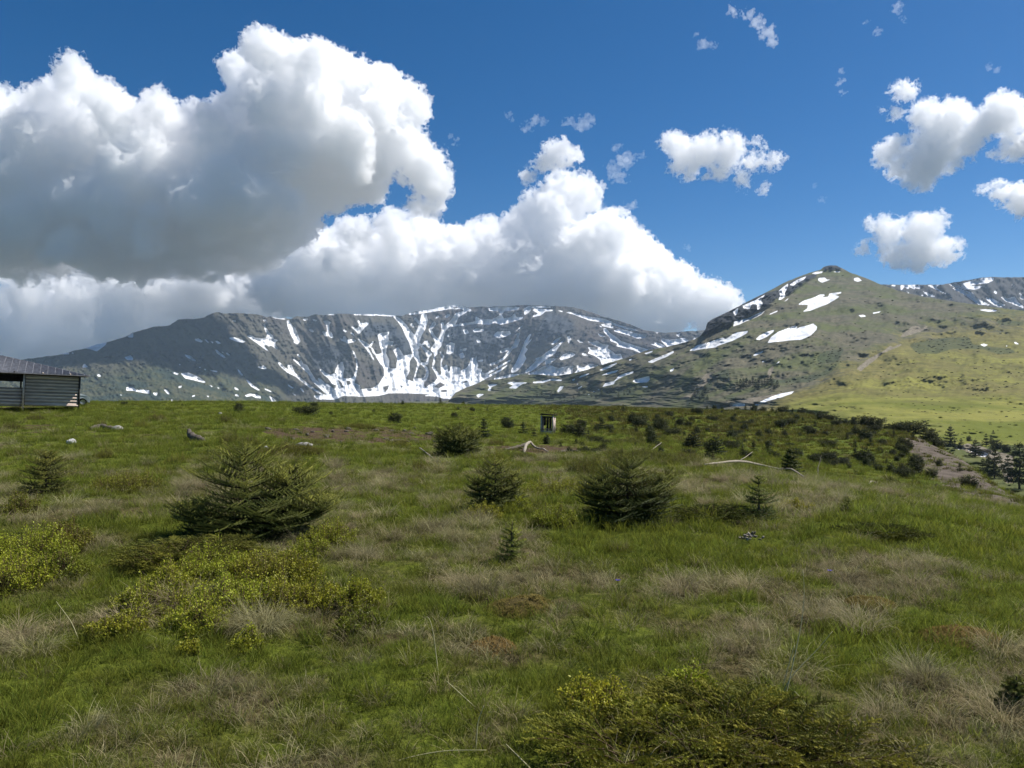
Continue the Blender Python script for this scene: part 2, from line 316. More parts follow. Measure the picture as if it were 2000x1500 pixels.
BACK_SNOW = sc_(1600,520,5,[795,185,980,180,990,225,940,210,930,228,880,200,870,225,830,200,800,240],[1050,185,1200,180,1150,195,1140,210,1200,250,1265,275,1200,260,1130,220],[1000,240,1060,265,1135,290,1120,300,1060,285],
 [1260,180,1330,165,1400,170,1480,145,1560,120,1700,112,1705,135,1640,165,1500,180,1480,195,1600,195,1540,225,1430,225,1340,205],[1290,210,1400,230,1500,260,1530,310,1620,355,1670,380,1560,375,1510,340,1440,290,1350,240],
 [1620,300,1700,320,1740,345,1790,370,1820,378,1770,400,1700,375,1640,330],[1760,290,1850,310,1910,295,1940,350,1990,390,2000,410,1900,370,1820,340],[1945,250,1970,270,2000,300,2000,330,1955,310,1970,290],[1700,240,1730,240,1735,275,1710,260],[1870,180,1915,185,1900,195],[1985,125,2010,120,2010,140],[2050,200,2200,260,2300,340,2150,300],[980,270,1025,285,1010,292],[850,240,880,260,870,268],[690,185,745,182,740,200],[1260,300,1300,320,1280,325])

RX0, RY0, RK = -100, 480, 2.0          # raster of the tracings: 0.5 photo px per cell
RW, RH = int(2200 * RK), int(540 * RK)
def raster(polys, strokes=(), blur=1.0):
    M = np.zeros((RH, RW), dtype=np.float32)
    for p in polys:
        p = np.array(p)
        x0 = max(int((p[:, 0].min() - RX0) * RK) - 1, 0); x1 = min(int((p[:, 0].max() - RX0) * RK) + 2, RW)
        y0 = max(int((p[:, 1].min() - RY0) * RK) - 1, 0); y1 = min(int((p[:, 1].max() - RY0) * RK) + 2, RH)
        if x1 <= x0 or y1 <= y0: continue
        X, Y = np.meshgrid(RX0 + (np.arange(x0, x1) + 0.5) / RK, RY0 + (np.arange(y0, y1) + 0.5) / RK)
        ins = np.zeros(X.shape, dtype=bool)
        for (ax, ay), (bx, by) in zip(p, np.roll(p, -1, 0)):
            if ay == by: continue
            ins ^= ((ay > Y) != (by > Y)) & (X < (bx - ax) * (Y - ay) / (by - ay) + ax)
        M[y0:y1, x0:x1] = np.maximum(M[y0:y1, x0:x1], ins)
    for s in strokes:
        for (ax, ay, aw), (bx, by, bw) in zip(s[:-1], s[1:]):
            w = max(aw, bw) + 1
            x0 = max(int((min(ax, bx) - w - RX0) * RK), 0); x1 = min(int((max(ax, bx) + w - RX0) * RK) + 2, RW)
            y0 = max(int((min(ay, by) - w - RY0) * RK), 0); y1 = min(int((max(ay, by) + w - RY0) * RK) + 2, RH)
            X, Y = np.meshgrid(RX0 + (np.arange(x0, x1) + 0.5) / RK, RY0 + (np.arange(y0, y1) + 0.5) / RK)
            L2 = (bx - ax) ** 2 + (by - ay) ** 2 + 1e-6
            t = np.clip(((X - ax) * (bx - ax) + (Y - ay) * (by - ay)) / L2, 0, 1)
            d = np.hypot(X - ax - t * (bx - ax), Y - ay - t * (by - ay))
            M[y0:y1, x0:x1] = np.maximum(M[y0:y1, x0:x1], d < (aw + (bw - aw) * t))
    return boxblur(M, int(round(blur * RK)), 2)
def boxblur(M, r, n=2):
    if r < 1: return M
    for _ in range(n):
        for ax in (0, 1):
            c = np.cumsum(np.pad(M, [(r + 1, r) if a == ax else (0, 0) for a in (0, 1)], mode='edge'), axis=ax)
            M = (np.take(c, np.arange(2 * r + 1, c.shape[ax]), ax) - np.take(c, np.arange(0, c.shape[ax] - 2 * r - 1), ax)) / (2 * r + 1)
    return M
def sample(M, px, py):
    x = np.clip((px - RX0) * RK - 0.5, 0, RW - 1.001); y = np.clip((py - RY0) * RK - 0.5, 0, RH - 1.001)
    xi = x.astype(int); yi = y.astype(int); fx = x - xi; fy = y - yi
    return (M[yi, xi] * (1 - fx) + M[yi, xi + 1] * fx) * (1 - fy) + (M[yi + 1, xi] * (1 - fx) + M[yi + 1, xi + 1] * fx) * fy

def sstep(a, b, x):
    t = np.clip((x - a) / (b - a), 0, 1); return t * t * (3 - 2 * t)

def relief(name, ridge, px0, px1, step, base_row, nrow, depth_fn, crag, mat, label, cat, back=500.0):
    """a mountain side: columns of bearing, rows from foot to crest, each point at its own real distance, plus a far side"""
    cols = np.arange(px0, px1 + step, step)
    rx, ry = np.array(ridge).T
    top = np.interp(cols, rx, ry) + crag * fbm2(cols / 7.0, cols * 0 + 3, 3, 0.6, 71)
    bot = base_row(cols)
    u = np.linspace(0, 1, nrow)[:, None]
    PX = np.repeat(cols[None, :], nrow, 0)
    PY = bot[None, :] + (top - bot)[None, :] * u
    D = depth_fn(PX, PY)
    X = (PX - 1000) / F * D; Z = EYE + (750 - PY) / F * D
    rows = [np.stack([X, D, Z], -1)]
    for k, (dd, dz) in enumerate([(0.04, 0.02), (0.15, 0.12), (0.45, 0.45), (1.0, 1.0)]):
        q = rows[0][-1].copy()
        q[:, 1] += back * dd; q[:, 0] *= (q[:, 1] / rows[0][-1][:, 1])
        q[:, 2] -= (rows[0][-1][:, 2] + 60) * dz * 0.9
        rows.append(q[None])
    V = np.concatenate(rows, 0)
    n, m = V.shape[:2]
    i = np.arange(n * m).reshape(n, m)
    f = np.stack([i[:-1, :-1], i[:-1, 1:], i[1:, 1:], i[1:, :-1]], -1).reshape(-1, 4)
    o = mesh_obj(name, V.reshape(-1, 3), f, mat, smooth=True)
    tag(o, label, cat, kind='structure')
    PXf = np.concatenate([PX] + [PX[-1:]] * 4); PYf = np.concatenate([PY] + [PY[-1:]] * 4)
    return o, PXf.ravel(), PYf.ravel()

def table(py, rows, ds):
    return np.interp(-py, [-r for r in rows], ds)

# --- the far cirque
far_snow = np.clip(raster(FAR_SNOW, FAR_STROKE, 0.6) - 1.2 * raster(FAR_ROCK, (), 0.6), 0, 1)
far_cliff = raster(FAR_CLIFF, (), 4)
far_dent = boxblur(far_snow, 5, 2)
def far_depth(px, py):
    d = table(py, [830, 800, 780, 760, 740, 700, 650, 590], [3050, 3250, 3400, 3560, 3720, 3960, 4180, 4420])
    d = d - 750 * sstep(620, 250, px) * (1 - 0.35 * sstep(700, 620, py))
    d = d + 330 * np.exp(-((px - 860) / 150) ** 2) - 240 * np.exp(-((px - 1090) / 55) ** 2) * sstep(600, 640, py) * sstep(790, 700, py)
    d = d - 160 * np.exp(-((px - 700) / 40) ** 2) * sstep(610, 640, py) + 120 * np.exp(-((px - 590) / 30) ** 2)
    slant = px - (py - 600) * np.interp(px, [300, 620, 860, 1100, 1300], [0.9, 0.6, 0.0, -0.8, -0.6])
    amp = np.interp(px, [100, 420, 640, 1120, 1220, 1400], [0.35, 0.55, 1, 1, 0.45, 0.3])
    d = d - amp * 130 * (ridge2(slant / 42.0, py / 120.0, 5, 0.55, 11) - 0.45)
    d = d - 60 * (ridge2(px / 30.0, py / 22.0, 5, 0.6, 31) - 0.45) * (0.35 + 0.9 * sample(far_cliff, px, py)) - 30 * fbm2(px / 9.0, py / 7.0, 4, 0.6, 41)
    return d + 45 * sample(far_dent, px, py)
g = G('cirque rock'); p = g.pos()
sn = g.attr('snow'); cl = g.attr('cliff'); gr = g.attr('turf')
n1 = g.noise(p, 0.006, 8, 0.62); n2 = g.noise(p, 0.03, 6, 0.65); n3 = g.noise(p, 0.0016, 4)
rock = g.mix(g.ramp(n1, 0.35, 0.68), (0.05, 0.046, 0.047), (0.10, 0.082, 0.072))
rock = g.mix(g.ramp(n3, 0.4, 0.65), rock, (0.09, 0.084, 0.066))
rock = g.mix(g.math('MULTIPLY', cl, 0.85), rock, g.mix(g.ramp(n2, 0.35, 0.7), (0.032, 0.042, 0.056), (0.08, 0.088, 0.1)))
turf = g.mix(g.ramp(n2, 0.35, 0.7), (0.036, 0.046, 0.026), (0.1, 0.096, 0.05))  # turf colours darkened to add to the cloud shadow on the left
turf = g.mix(g.ramp(n1, 0.5, 0.62), turf, (0.036, 0.05, 0.04))
rock = g.mix(g.math('ADD', gr, g.math('MULTIPLY', g.math('SUBTRACT', n1, 0.5), 1.2), clamp=True), rock, turf)
edge = g.math('ADD', sn, g.math('MULTIPLY', g.math('SUBTRACT', g.noise(p, 0.05, 5, 0.7), 0.5), 0.6))
g.color(g.mix(g.ramp(edge, 0.3, 0.5), rock, g.mix(g.ramp(g.noise(p, 0.012, 5, 0.6), 0.4, 0.7), (0.84, 0.85, 0.87), (0.64, 0.635, 0.63))))  # grey noise paints slight dirt and shading into the snow
g.rough(0.95); g.spec(0.05)
far_m, fpx, fpy = relief('mountain_cirque', FAR_RIDGE, -700, 1560, 1.6, lambda c: np.full(len(c), 832.0), 190, far_depth, 1.1, g.m,
    'dark rocky mountain ring with many snow gullies behind the meadow', 'mountain', back=1800)
fattr(far_m, 'snow', sample(far_snow, fpx, fpy)); fattr(far_m, 'cliff', sample(far_cliff, fpx, fpy))
fattr(far_m, 'turf', np.clip(sstep(690, 770, fpy + 25 * fbm2(fpx / 60, fpy / 40, 3)) * sstep(640, 480, fpx) + 0.35 * sstep(640, 300, fpx), 0, 1))

# --- the ridge behind the hill's right shoulder
back_snow = raster(BACK_SNOW, (), 0.6)
def back_depth(px, py):
    d = table(py, [760, 640, 600, 540], [2300, 2600, 2750, 3000])
    return d - 90 * (ridge2((px - py * 0.9) / 40.0, py / 90.0, 5, 0.55, 51) - 0.45) - 25 * fbm2(px / 9.0, py / 7.0, 4, 0.6, 52) + 40 * sample(boxblur(back_snow, 5), px, py)
back_m, bpx, bpy_ = relief('mountain_ridge', BACK_RIDGE, 1500, 2800, 2.0, lambda c: np.full(len(c), 760.0), 90, back_depth, 0.8, g.m,
    'long grey ridge striped with snow behind the hill shoulder', 'mountain', back=1000)
fattr(back_m, 'snow', sample(back_snow, bpx, bpy_)); fattr(back_m, 'cliff', 0.35 + 0.25 * fbm2(bpx / 40, bpy_ / 20, 3)); fattr(back_m, 'turf', np.zeros(len(bpx)))

# --- the hill on the right with the meadow at its foot
hill_snow = raster(HILL_SNOW, (), 0.6); hill_rock = raster(HILL_ROCK, (), 1.5); hill_scrub = raster(HILL_SCRUB, (), 3); hill_bare = raster(HILL_BARE, HILL_PATH, 1.5)
def hill_depth(px, py, detail=True):
    a = table(py, [1060, 1000, 870, 840, 815, 800, 785, 770, 740, 700, 650, 600, 560, 515], [100, 118, 250, 310, 375, 425, 480, 545, 680, 860, 1080, 1320, 1545, 1810])
    b = table(py, [1060, 830, 800, 770, 740, 700, 650, 600, 560], [640, 760, 830, 930, 1060, 1230, 1440, 1650, 1800]) + 950 * sstep(1420, 860, px)
    w = sstep(1250, 1700, px + (py - 780) * -0.5)
    d = b + (a - b) * w
    if detail:
        hi = sstep(800, 740, py)
        d = d - hi * 70 * fbm2(px / 130.0, py / 60.0, 4, 0.5, 61) - hi * 26 * fbm2((px + py * 0.8) / 22.0, py / 14.0, 4, 0.6, 62)
        d = d - 60 * sample(boxblur(hill_rock, 6), px, py) * (0.4 + ridge2(px / 16.0, py / 12.0, 4, 0.6, 63)) + 12 * sample(boxblur(hill_snow, 4), px, py)
        d = d + (1 - hi) * d * 0.035 * fbm2(px / 50.0, py / 9.0, 4, 0.6, 64)
    return d
g = G('hill turf'); p = g.pos()
sn = g.attr('snow'); rk = g.attr('rock'); gn = g.attr('green'); br = g.attr('bare'); sb = g.attr('scrub')
n1 = g.noise(p, 0.012, 7, 0.6); n2 = g.noise(p, 0.06, 6, 0.68); n3 = g.noise(p, 0.25, 4, 0.7)
heath = g.mix(g.ramp(n2, 0.26, 0.76), (0.075, 0.074, 0.05), (0.165, 0.145, 0.095))
heath = g.mix(g.ramp(n1, 0.42, 0.64), heath, (0.1, 0.112, 0.046))
oliv = g.mix(g.ramp(n2, 0.26, 0.76), (0.10, 0.098, 0.03), (0.22, 0.185, 0.065))
lush = g.mix(g.ramp(n1, 0.38, 0.62), (0.125, 0.14, 0.024), (0.225, 0.215, 0.052))
gsum = g.math('ADD', g.math('ADD', gn, g.math('MULTIPLY', g.math('SUBTRACT', n1, 0.5), 1.3)), g.math('MULTIPLY', g.math('SUBTRACT', n2, 0.5), 0.9))
turf = g.mix(g.ramp(gsum, 0.15, 0.55), heath, oliv)
turf = g.mix(g.ramp(gsum, 0.7, 1.1), turf, lush)
dots = g.math('MULTIPLY', g.ramp(g.noise(p, 0.16, 4, 0.65), 0.52, 0.6), g.ramp(n1, 0.34, 0.52))
turf = g.mix(g.math('MULTIPLY', dots, 0.28), turf, (0.05, 0.052, 0.03))
turf = g.mix(g.math('MULTIPLY', g.ramp(g.math('ADD', sb, g.math('MULTIPLY', g.math('SUBTRACT', n2, 0.5), 1.3)), 0.35, 0.7), 0.65), turf, (0.05, 0.066, 0.036))
bare = g.mix(g.ramp(n3, 0.35, 0.65), (0.14, 0.12, 0.085), (0.26, 0.225, 0.17))
turf = g.mix(g.ramp(g.math('ADD', br, g.math('MULTIPLY', g.math('SUBTRACT', n2, 0.5), 1.0)), 0.4, 0.7), turf, bare)
turf = g.mix(g.ramp(g.math('ADD', rk, g.math('MULTIPLY', g.math('SUBTRACT', n2, 0.5), 0.8)), 0.4, 0.65), turf, g.mix(g.ramp(n2, 0.35, 0.7), (0.022, 0.026, 0.032), (0.07, 0.07, 0.068)))
edge = g.math('ADD', sn, g.math('MULTIPLY', g.math('SUBTRACT', g.noise(p, 0.12, 4, 0.7), 0.5), 0.7))
g.color(g.mix(g.ramp(edge, 0.42, 0.58), turf, g.mix(g.ramp(g.noise(p, 0.03, 5, 0.6), 0.4, 0.7), (0.84, 0.85, 0.87), (0.66, 0.655, 0.645))))  # snow greyed by noise for slight dirt and painted shading
g.rough(0.95); g.spec(0.05)
hill_m, hpx, hpy = relief('hill', HILL_RIDGE, 800, 3000, 2.0, lambda c: 832 + 200 * sstep(1350, 1650, c), 330, hill_depth, 0.5, g.m,
    'grassy hill with a flat rocky summit and white snow patches on the right', 'hill', back=900)
fattr(hill_m, 'snow', sample(hill_snow, hpx, hpy)); fattr(hill_m, 'rock', sample(hill_rock, hpx, hpy))
fattr(hill_m, 'scrub', np.maximum(sample(hill_scrub, hpx, hpy), sstep(864, 874, hpy + 5 * fbm2(hpx / 12, hpx * 0, 3)) * (1 - sample(hill_bare, hpx, hpy)))); fattr(hill_m, 'bare', sample(hill_bare, hpx, hpy))
line = np.interp(hpx, [1300, 1480, 1560, 1640, 1760, 2000], [820, 790, 765, 715, 650, 615])
low = np.interp(hpx, [1400, 1520, 1700, 2000], [800, 770, 788, 790])
fattr(hill_m, 'green', np.clip(0.85 * sstep(-40, 70, hpy - line) * sstep(1420, 1600, hpx + (hpy - 760)) + 0.5 * sstep(-25, 22, hpy - low) * sstep(1480, 1560, hpx), 0, 1.5))

# ------------------------------------------------------------------ the near ground, one sheet to the horizon
GD = np.array([3, 6, 10, 14, 20, 30, 45, 60, 80, 110, 200, 400, 1000, 3000, 12000.])
GT = {
 -900: [.05, 0, 0, 0, 0, 0, -.02, -.08, -.2, -1.0, -15, -45, -70, -140, -160],
  500: [.05, 0, 0, 0, -.05, -.12, -.2, -.25, -.3, -.95, -15, -45, -70, -140, -160],
  800: [.05, 0, -.02, -.1, -.3, -.6, -.95, -1.05, -1.1, -.75, -15, -45, -70, -140, -160],
 1070: [.05, 0, -.02, -.1, -.35, -.85, -1.44, -1.5, -1.35, -.95, -16, -45, -70, -140, -160],
 1400: [.05, 0, -.02, -.15, -.5, -1.3, -2.2, -2.6, -2.3, -1.4, -18, -45, -70, -140, -160],
 1600: [.05, 0, -.05, -.25, -.9, -1.9, -2.8, -2.8, -2.3, -2.15, -24, -45, -70, -140, -160],
 1700: [.05, 0, -.05, -.35, -1.1, -2.1, -2.8, -2.7, -2.3, -9, -28, -45, -70, -140, -160],
 1800: [.05, 0, -.1, -.5, -1.3, -2.3, -2.7, -2.2, -3.6, -14, -30, -45, -70, -140, -160],
 1900: [.05, -.02, -.2, -.7, -1.4, -2.3, -2.75, -4.4, -12, -22, -32, -45, -70, -140, -160],
 2000: [.05, -.05, -.3, -.9, -1.5, -2.75, -6, -14, -20, -25, -34, -45, -70, -140, -160],
 2300: [.05, -.1, -.5, -1.2, -2.5, -6.5, -13, -17, -22, -26, -36, -45, -70, -140, -160],
 3600: [.05, -.1, -.6, -1.5, -4, -9, -15, -19, -23, -27, -36, -45, -70, -140, -160]}
_pxs = np.array(sorted(GT)); _gz = np.array([GT[k] for k in _pxs])
_PXG = np.arange(-900, 3601, 10.0); _LDG = np.linspace(math.log(2.5), math.log(12000), 260)
_T = np.array([[0.0] * len(_LDG)] * len(_PXG))
_tmp = np.array([np.interp(_LDG, np.log(GD), r) for r in _gz])
for j in range(len(_LDG)): _T[:, j] = np.interp(_PXG, _pxs, _tmp[:, j])
_T = boxblur(_T, 3, 2)
def Zs(x, y):
    x = np.asarray(x, float); y = np.asarray(y, float)
    yy = np.maximum(y, 2.6)
    a = np.clip((1000 + F * x / yy + 900) / 10.0, 0, len(_PXG) - 1.001)
    b = np.clip((np.log(yy) - _LDG[0]) / (_LDG[1] - _LDG[0]), 0, len(_LDG) - 1.001)
    i = a.astype(int); j = b.astype(int); fa = a - i; fb = b - j
    return (_T[i, j] * (1 - fa) + _T[i + 1, j] * fa) * (1 - fb) + (_T[i, j + 1] * (1 - fa) + _T[i + 1, j + 1] * fa) * fb
def Zg(x, y):
    x = np.asarray(x, float); y = np.asarray(y, float)
    r = np.maximum(y, 3.0)
    k = np.clip(r / 12.0, 0.6, 1.4)
    h = 0.06 * fbm2(x / 0.55, y / 0.55, 3, 0.55, 81) * np.clip(1.6 - r / 40, 0.2, 1) + 0.07 * k * fbm2(x / 2.3, y / 2.3, 3, 0.5, 84) + 0.05 * k * fbm2(x / 9.0, y / 9.0, 3, 0.5, 87)
    return Zs(x, y) + h * np.clip(1.5 - r / 300, 0, 1)
def at(px, py_guess_d):
    """bearing (photo column) and distance -> point on the ground"""
    d = py_guess_d; x = (px - 1000) / F * d
    return Vector((x, d, float(Zg(x, d))))
_dd = np.exp(np.linspace(math.log(2.6), math.log(115), 900))
def ground_at(px, py):
    """first ground point seen at a photo pixel"""
    x = (px - 1000) / F * _dd
    row = 750 - (Zs(x, _dd) - EYE) / _dd * F
    k = np.where(row <= py)[0]
    d = _dd[k[0]] if len(k) else _dd[np.argmin(row)]
    return at(px, d), d

nx, ny = 820, 860
ax_ = np.linspace(-math.asinh(7000 / 3.2), math.asinh(7000 / 3.2), nx); X1 = 3.2 * np.sinh(ax_)
ay_ = np.linspace(-math.asinh(60 / 3.2), math.asinh(6500 / 3.2), ny); Y1 = 3.5 + 3.2 * np.sinh(ay_)
XX, YY = np.meshgrid(X1, Y1)
ZZ = Zg(XX, YY)
i = np.arange(nx * ny).reshape(ny, nx)
f = np.stack([i[:-1, :-1], i[:-1, 1:], i[1:, 1:], i[1:, :-1]], -1).reshape(-1, 4)

SOIL = [[(500,838),(600,832),(700,828),(800,838),(870,848),(860,862),(760,866),(640,866),(540,858)], [(30,830),(110,825),(110,840),(40,842)], [(970,868),(1130,868),(1140,884),(1050,892),(960,884)], [(820,890),(900,892),(880,902),(820,900)]]
BARE = [[(1770,838),(1800,838),(1850,868),(1900,905),(1950,940),(2010,985),(1950,990),(1870,960),(1810,930),(1780,890),(1760,860)]]
soil_r = raster(SOIL, (), 4); bare_r = raster(BARE, (), 7)
def dryness(x, y):
    """0 lush green ... 1 bleached tussock"""
    v = 0.41 + 0.85 * fbm2(x / 0.75, y / 0.75, 3, 0.6, 91) + 0.3 * fbm2(x / 2.2, y / 2.2, 2, 0.5, 98) + 0.3 * fbm2(x / 6.0, y / 6.0, 2, 0.5, 94)
    px = 1000 + F * x / np.maximum(y, 2.6); py = 750 + F * EYE / np.maximum(y, 2.6)
    for cx, cy, rx, ry, w in [(1700, 1260, 130, 45, -.7), (1010, 1340, 110, 50, -.55), (110, 1270, 170, 120, -.5), (1230, 1080, 120, 40, -.5), (830, 1230, 60, 60, -.4), (1850, 1010, 260, 40, -.45), (180, 900, 300, 60, -.4),
                              (60, 1400, 130, 90, -.25), (600, 1290, 120, 60, -.3), (1090, 1200, 40, 30, .3), (740, 1090, 60, 40, .35), (880, 1060, 130, 45, .3), (1450, 1250, 130, 60, .4), (1150, 1260, 150, 60, .35), (1640, 1020, 130, 22, .35), (520, 1400, 220, 70, .25),
                              (1850, 1430, 160, 60, .3), (190, 1410, 120, 50, .25), (740, 980, 80, 25, -.2), (1700, 1160, 220, 40, .2), (1380, 945, 160, 18, .25), (950, 935, 200, 15, .1), (500, 930, 60, 14, .3), (1000, 800, 900, 25, -.5)]:
        v = v + w * np.exp(-((px - cx) / rx) ** 2 - ((py - cy) / ry) ** 2)
    return np.clip(v, 0, 1)
g = G('meadow soil'); p = g.pos()
dr = g.attr('dry'); so = g.attr('soil'); ba = g.attr('bare'); hl = g.attr('heath')
n1 = g.noise(p, 1.1, 6, 0.65); n2 = g.noise(p, 16.0, 6, 0.75); n3 = g.noise(p, 0.22, 5, 0.6)
gre = g.mix(g.ramp(n2, 0.35, 0.68), (0.045, 0.062, 0.009), (0.15, 0.175, 0.024))
dry = g.mix(g.ramp(n2, 0.35, 0.68), (0.04, 0.034, 0.014), (0.15, 0.12, 0.058))  # dark tone paints shadowed gaps beneath the dry tufts into the ground
c = g.mix(g.ramp(g.math('ADD', dr, g.math('MULTIPLY', g.math('SUBTRACT', n1, 0.5), 0.9)), 0.3, 0.75), gre, dry)
hea = g.mix(g.ramp(n1, 0.4, 0.65), (0.09, 0.105, 0.017), (0.15, 0.14, 0.028))
hea = g.mix(g.ramp(n3, 0.38, 0.6), hea, (0.075, 0.105, 0.018))
c = g.mix(g.math('MULTIPLY', hl, 0.85), c, hea)
c = g.mix(g.math('MULTIPLY', g.ramp(n3, 0.52, 0.68), 0.45), c, (0.06, 0.05, 0.02))
soil = g.mix(g.ramp(n2, 0.35, 0.65), (0.03, 0.02, 0.012), (0.13, 0.09, 0.058))
c = g.mix(g.ramp(g.math('ADD', so, g.math('MULTIPLY', g.math('SUBTRACT', n1, 0.5), 2.4)), 0.5, 0.68), c, soil)
bar = g.mix(g.ramp(n1, 0.35, 0.65), (0.085, 0.068, 0.054), (0.16, 0.132, 0.107))
c = g.mix(g.ramp(g.math('ADD', ba, g.math('MULTIPLY', g.math('SUBTRACT', n1, 0.5), 2.2)), 0.4, 0.75), c, bar)
g.color(c); g.rough(1.0); g.spec(0.03)
g.bump(g.math('ADD', n2, n1), 0.7, 0.06)
ground = mesh_obj('ground', np.stack([XX, YY, ZZ], -1).reshape(-1, 3), f, g.m, smooth=True)
tag(ground, 'rough mountain meadow ground that falls into the valley', 'ground', kind='structure')
def gpix(x, y, z):
    yy = np.maximum(y, 1.0)
    return np.where(y > 2, 1000 + F * x / yy, -9999), np.where(y > 2, 750 - F * (z - EYE) / yy, 9999)
gpx, gpy = gpix(XX.ravel(), YY.ravel(), ZZ.ravel())
fattr(ground, 'dry', dryness(XX.ravel(), YY.ravel()))
vis = (YY.ravel() < 115)
fattr(ground, 'soil', 0.8 * sample(soil_r, gpx, gpy) * vis * (gpy < 1000)); fattr(ground, 'bare', sample(bare_r, gpx, gpy) * vis * (gpy < 1010))
def heathness(px, y): return sstep(16, 26, y) * sstep(1080, 1300, px - (y - 20) * -1.0) * sstep(115, 85, y)
fattr(ground, 'heath', heathness(gpx, YY.ravel()))

# ------------------------------------------------------------------ plants
rng = np.random.RandomState(7)
def norm(v): return v / (np.linalg.norm(v, axis=-1, keepdims=True) + 1e-9)
def tube(pts, rad, seg=6):
    pts = np.asarray(pts, float); rad = np.asarray(rad, float)
    n = len(pts); t = norm(np.gradient(pts, axis=0))
    up = np.array([0.31, 0.17, 0.93]); a = norm(np.cross(t, up)); b = np.cross(t, a)
    th = np.arange(seg) / seg * 2 * math.pi
    V = pts[:, None] + rad[:, None, None] * (np.cos(th)[None, :, None] * a[:, None] + np.sin(th)[None, :, None] * b[:, None])
    V = V.reshape(-1, 3)
    i = np.arange(n * seg).reshape(n, seg); j = np.roll(i, -1, 1)
    f = np.stack([i[:-1], j[:-1], j[1:], i[1:]], -1).reshape(-1, 4)
    V = np.concatenate([V, pts[:1], pts[-1:]])
    c0, c1 = n * seg, n * seg + 1
    tri = np.concatenate([np.stack([np.full(seg, c0), j[0], i[0]], 1), np.stack([np.full(seg, c1), i[-1], j[-1]], 1)])
    return V, f, tri
class MB:
    """collects pieces into one mesh"""
    def __init__(s): s.v = []; s.q = []; s.t = []; s.n = 0; s.c = []
    def add(s, V, quads=None, tris=None, col=None):
        V = np.asarray(V, float)
        if quads is not None and len(quads): s.q.append(np.asarray(quads) + s.n)
        if tris is not None and len(tris): s.t.append(np.asarray(tris) + s.n)
        s.v.append(V); s.n += len(V)
        s.c.append(np.full(len(V), 0.5) if col is None else np.broadcast_to(np.asarray(col, float), (len(V),)))
    def tube(s, pts, rad, seg=6, col=None):
        V, q, t = tube(pts, rad, seg); s.add(V, q, t, col)
    def box(s, c, size, rot=None, col=None):
        x, y, z = np.array(size) / 2.0
        V = np.array([(-x, -y, -z), (x, -y, -z), (x, y, -z), (-x, y, -z), (-x, -y, z), (x, -y, z), (x, y, z), (-x, y, z)])
        if rot is not None: V = V @ np.array(rot).T
        s.add(V + np.array(c), [(0, 3, 2, 1), (4, 5, 6, 7), (0, 1, 5, 4), (1, 2, 6, 5), (2, 3, 7, 6), (3, 0, 4, 7)], None, col)
    def build(s, name, mat, parent=None, smooth=False):
        fs = []
        if s.q: fs.append(np.concatenate(s.q))
        if s.t: fs.append(np.concatenate(s.t))
        o = mesh_obj(name, np.concatenate(s.v), fs, mat, parent, smooth)
        fattr(o, 'tone', np.concatenate(s.c))
        return o

def leaf_mat(name, dark, light, trans=0.25, rough=0.6, var=0.35, tint=None):
    g = G(name)
    t = g.attr('tone')
    c = g.mix(t, dark, light)
    r = g.rand()
    c2 = g.n.new('ShaderNodeHueSaturation'); g.l.new(c, c2.inputs['Color'])
    g.set(c2.inputs['Value'], g.ramp(r, 0, 1, 1 - var, 1 + var)); g.set(c2.inputs['Hue'], g.ramp(g.math('FRACT', g.math('MULTIPLY', r, 7.13)), 0, 1, 0.485, 0.512))
    c = c2.outputs[0]
    g.color(c); g.rough(rough); g.spec(0.2)
    if trans:
        tr = g.n.new('ShaderNodeBsdfTranslucent'); g.l.new(c, tr.inputs[0])
        mx = g.n.new('ShaderNodeMixShader'); mx.inputs[0].default_value = trans
        g.l.new(g.b.outputs[0], mx.inputs[1]); g.l.new(tr.outputs[0], mx.inputs[2]); g.l.new(mx.outputs[0], g.out.inputs[0])
    return g.m
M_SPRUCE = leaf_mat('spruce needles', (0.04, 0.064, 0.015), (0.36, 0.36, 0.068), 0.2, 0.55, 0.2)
M_SPRUCE_FAR = leaf_mat('far spruce needles', (0.018, 0.031, 0.009), (0.19, 0.185, 0.04), 0.12, 0.55, 0.2)
M_BARK = leaf_mat('spruce bark', (0.05, 0.038, 0.028), (0.12, 0.09, 0.06), 0, 0.9, 0.2)
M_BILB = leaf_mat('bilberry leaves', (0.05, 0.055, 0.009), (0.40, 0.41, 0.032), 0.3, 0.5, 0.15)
M_TWIG = leaf_mat('twigs', (0.05, 0.03, 0.02), (0.14, 0.09, 0.05), 0, 0.9, 0.2)
M_JUNI = leaf_mat('juniper sprays', (0.045, 0.06, 0.01), (0.38, 0.37, 0.05), 0.15, 0.6, 0.15)
M_MOSS = leaf_mat('golden moss', (0.05, 0.034, 0.01), (0.34, 0.25, 0.07), 0.15, 0.9, 0.15)

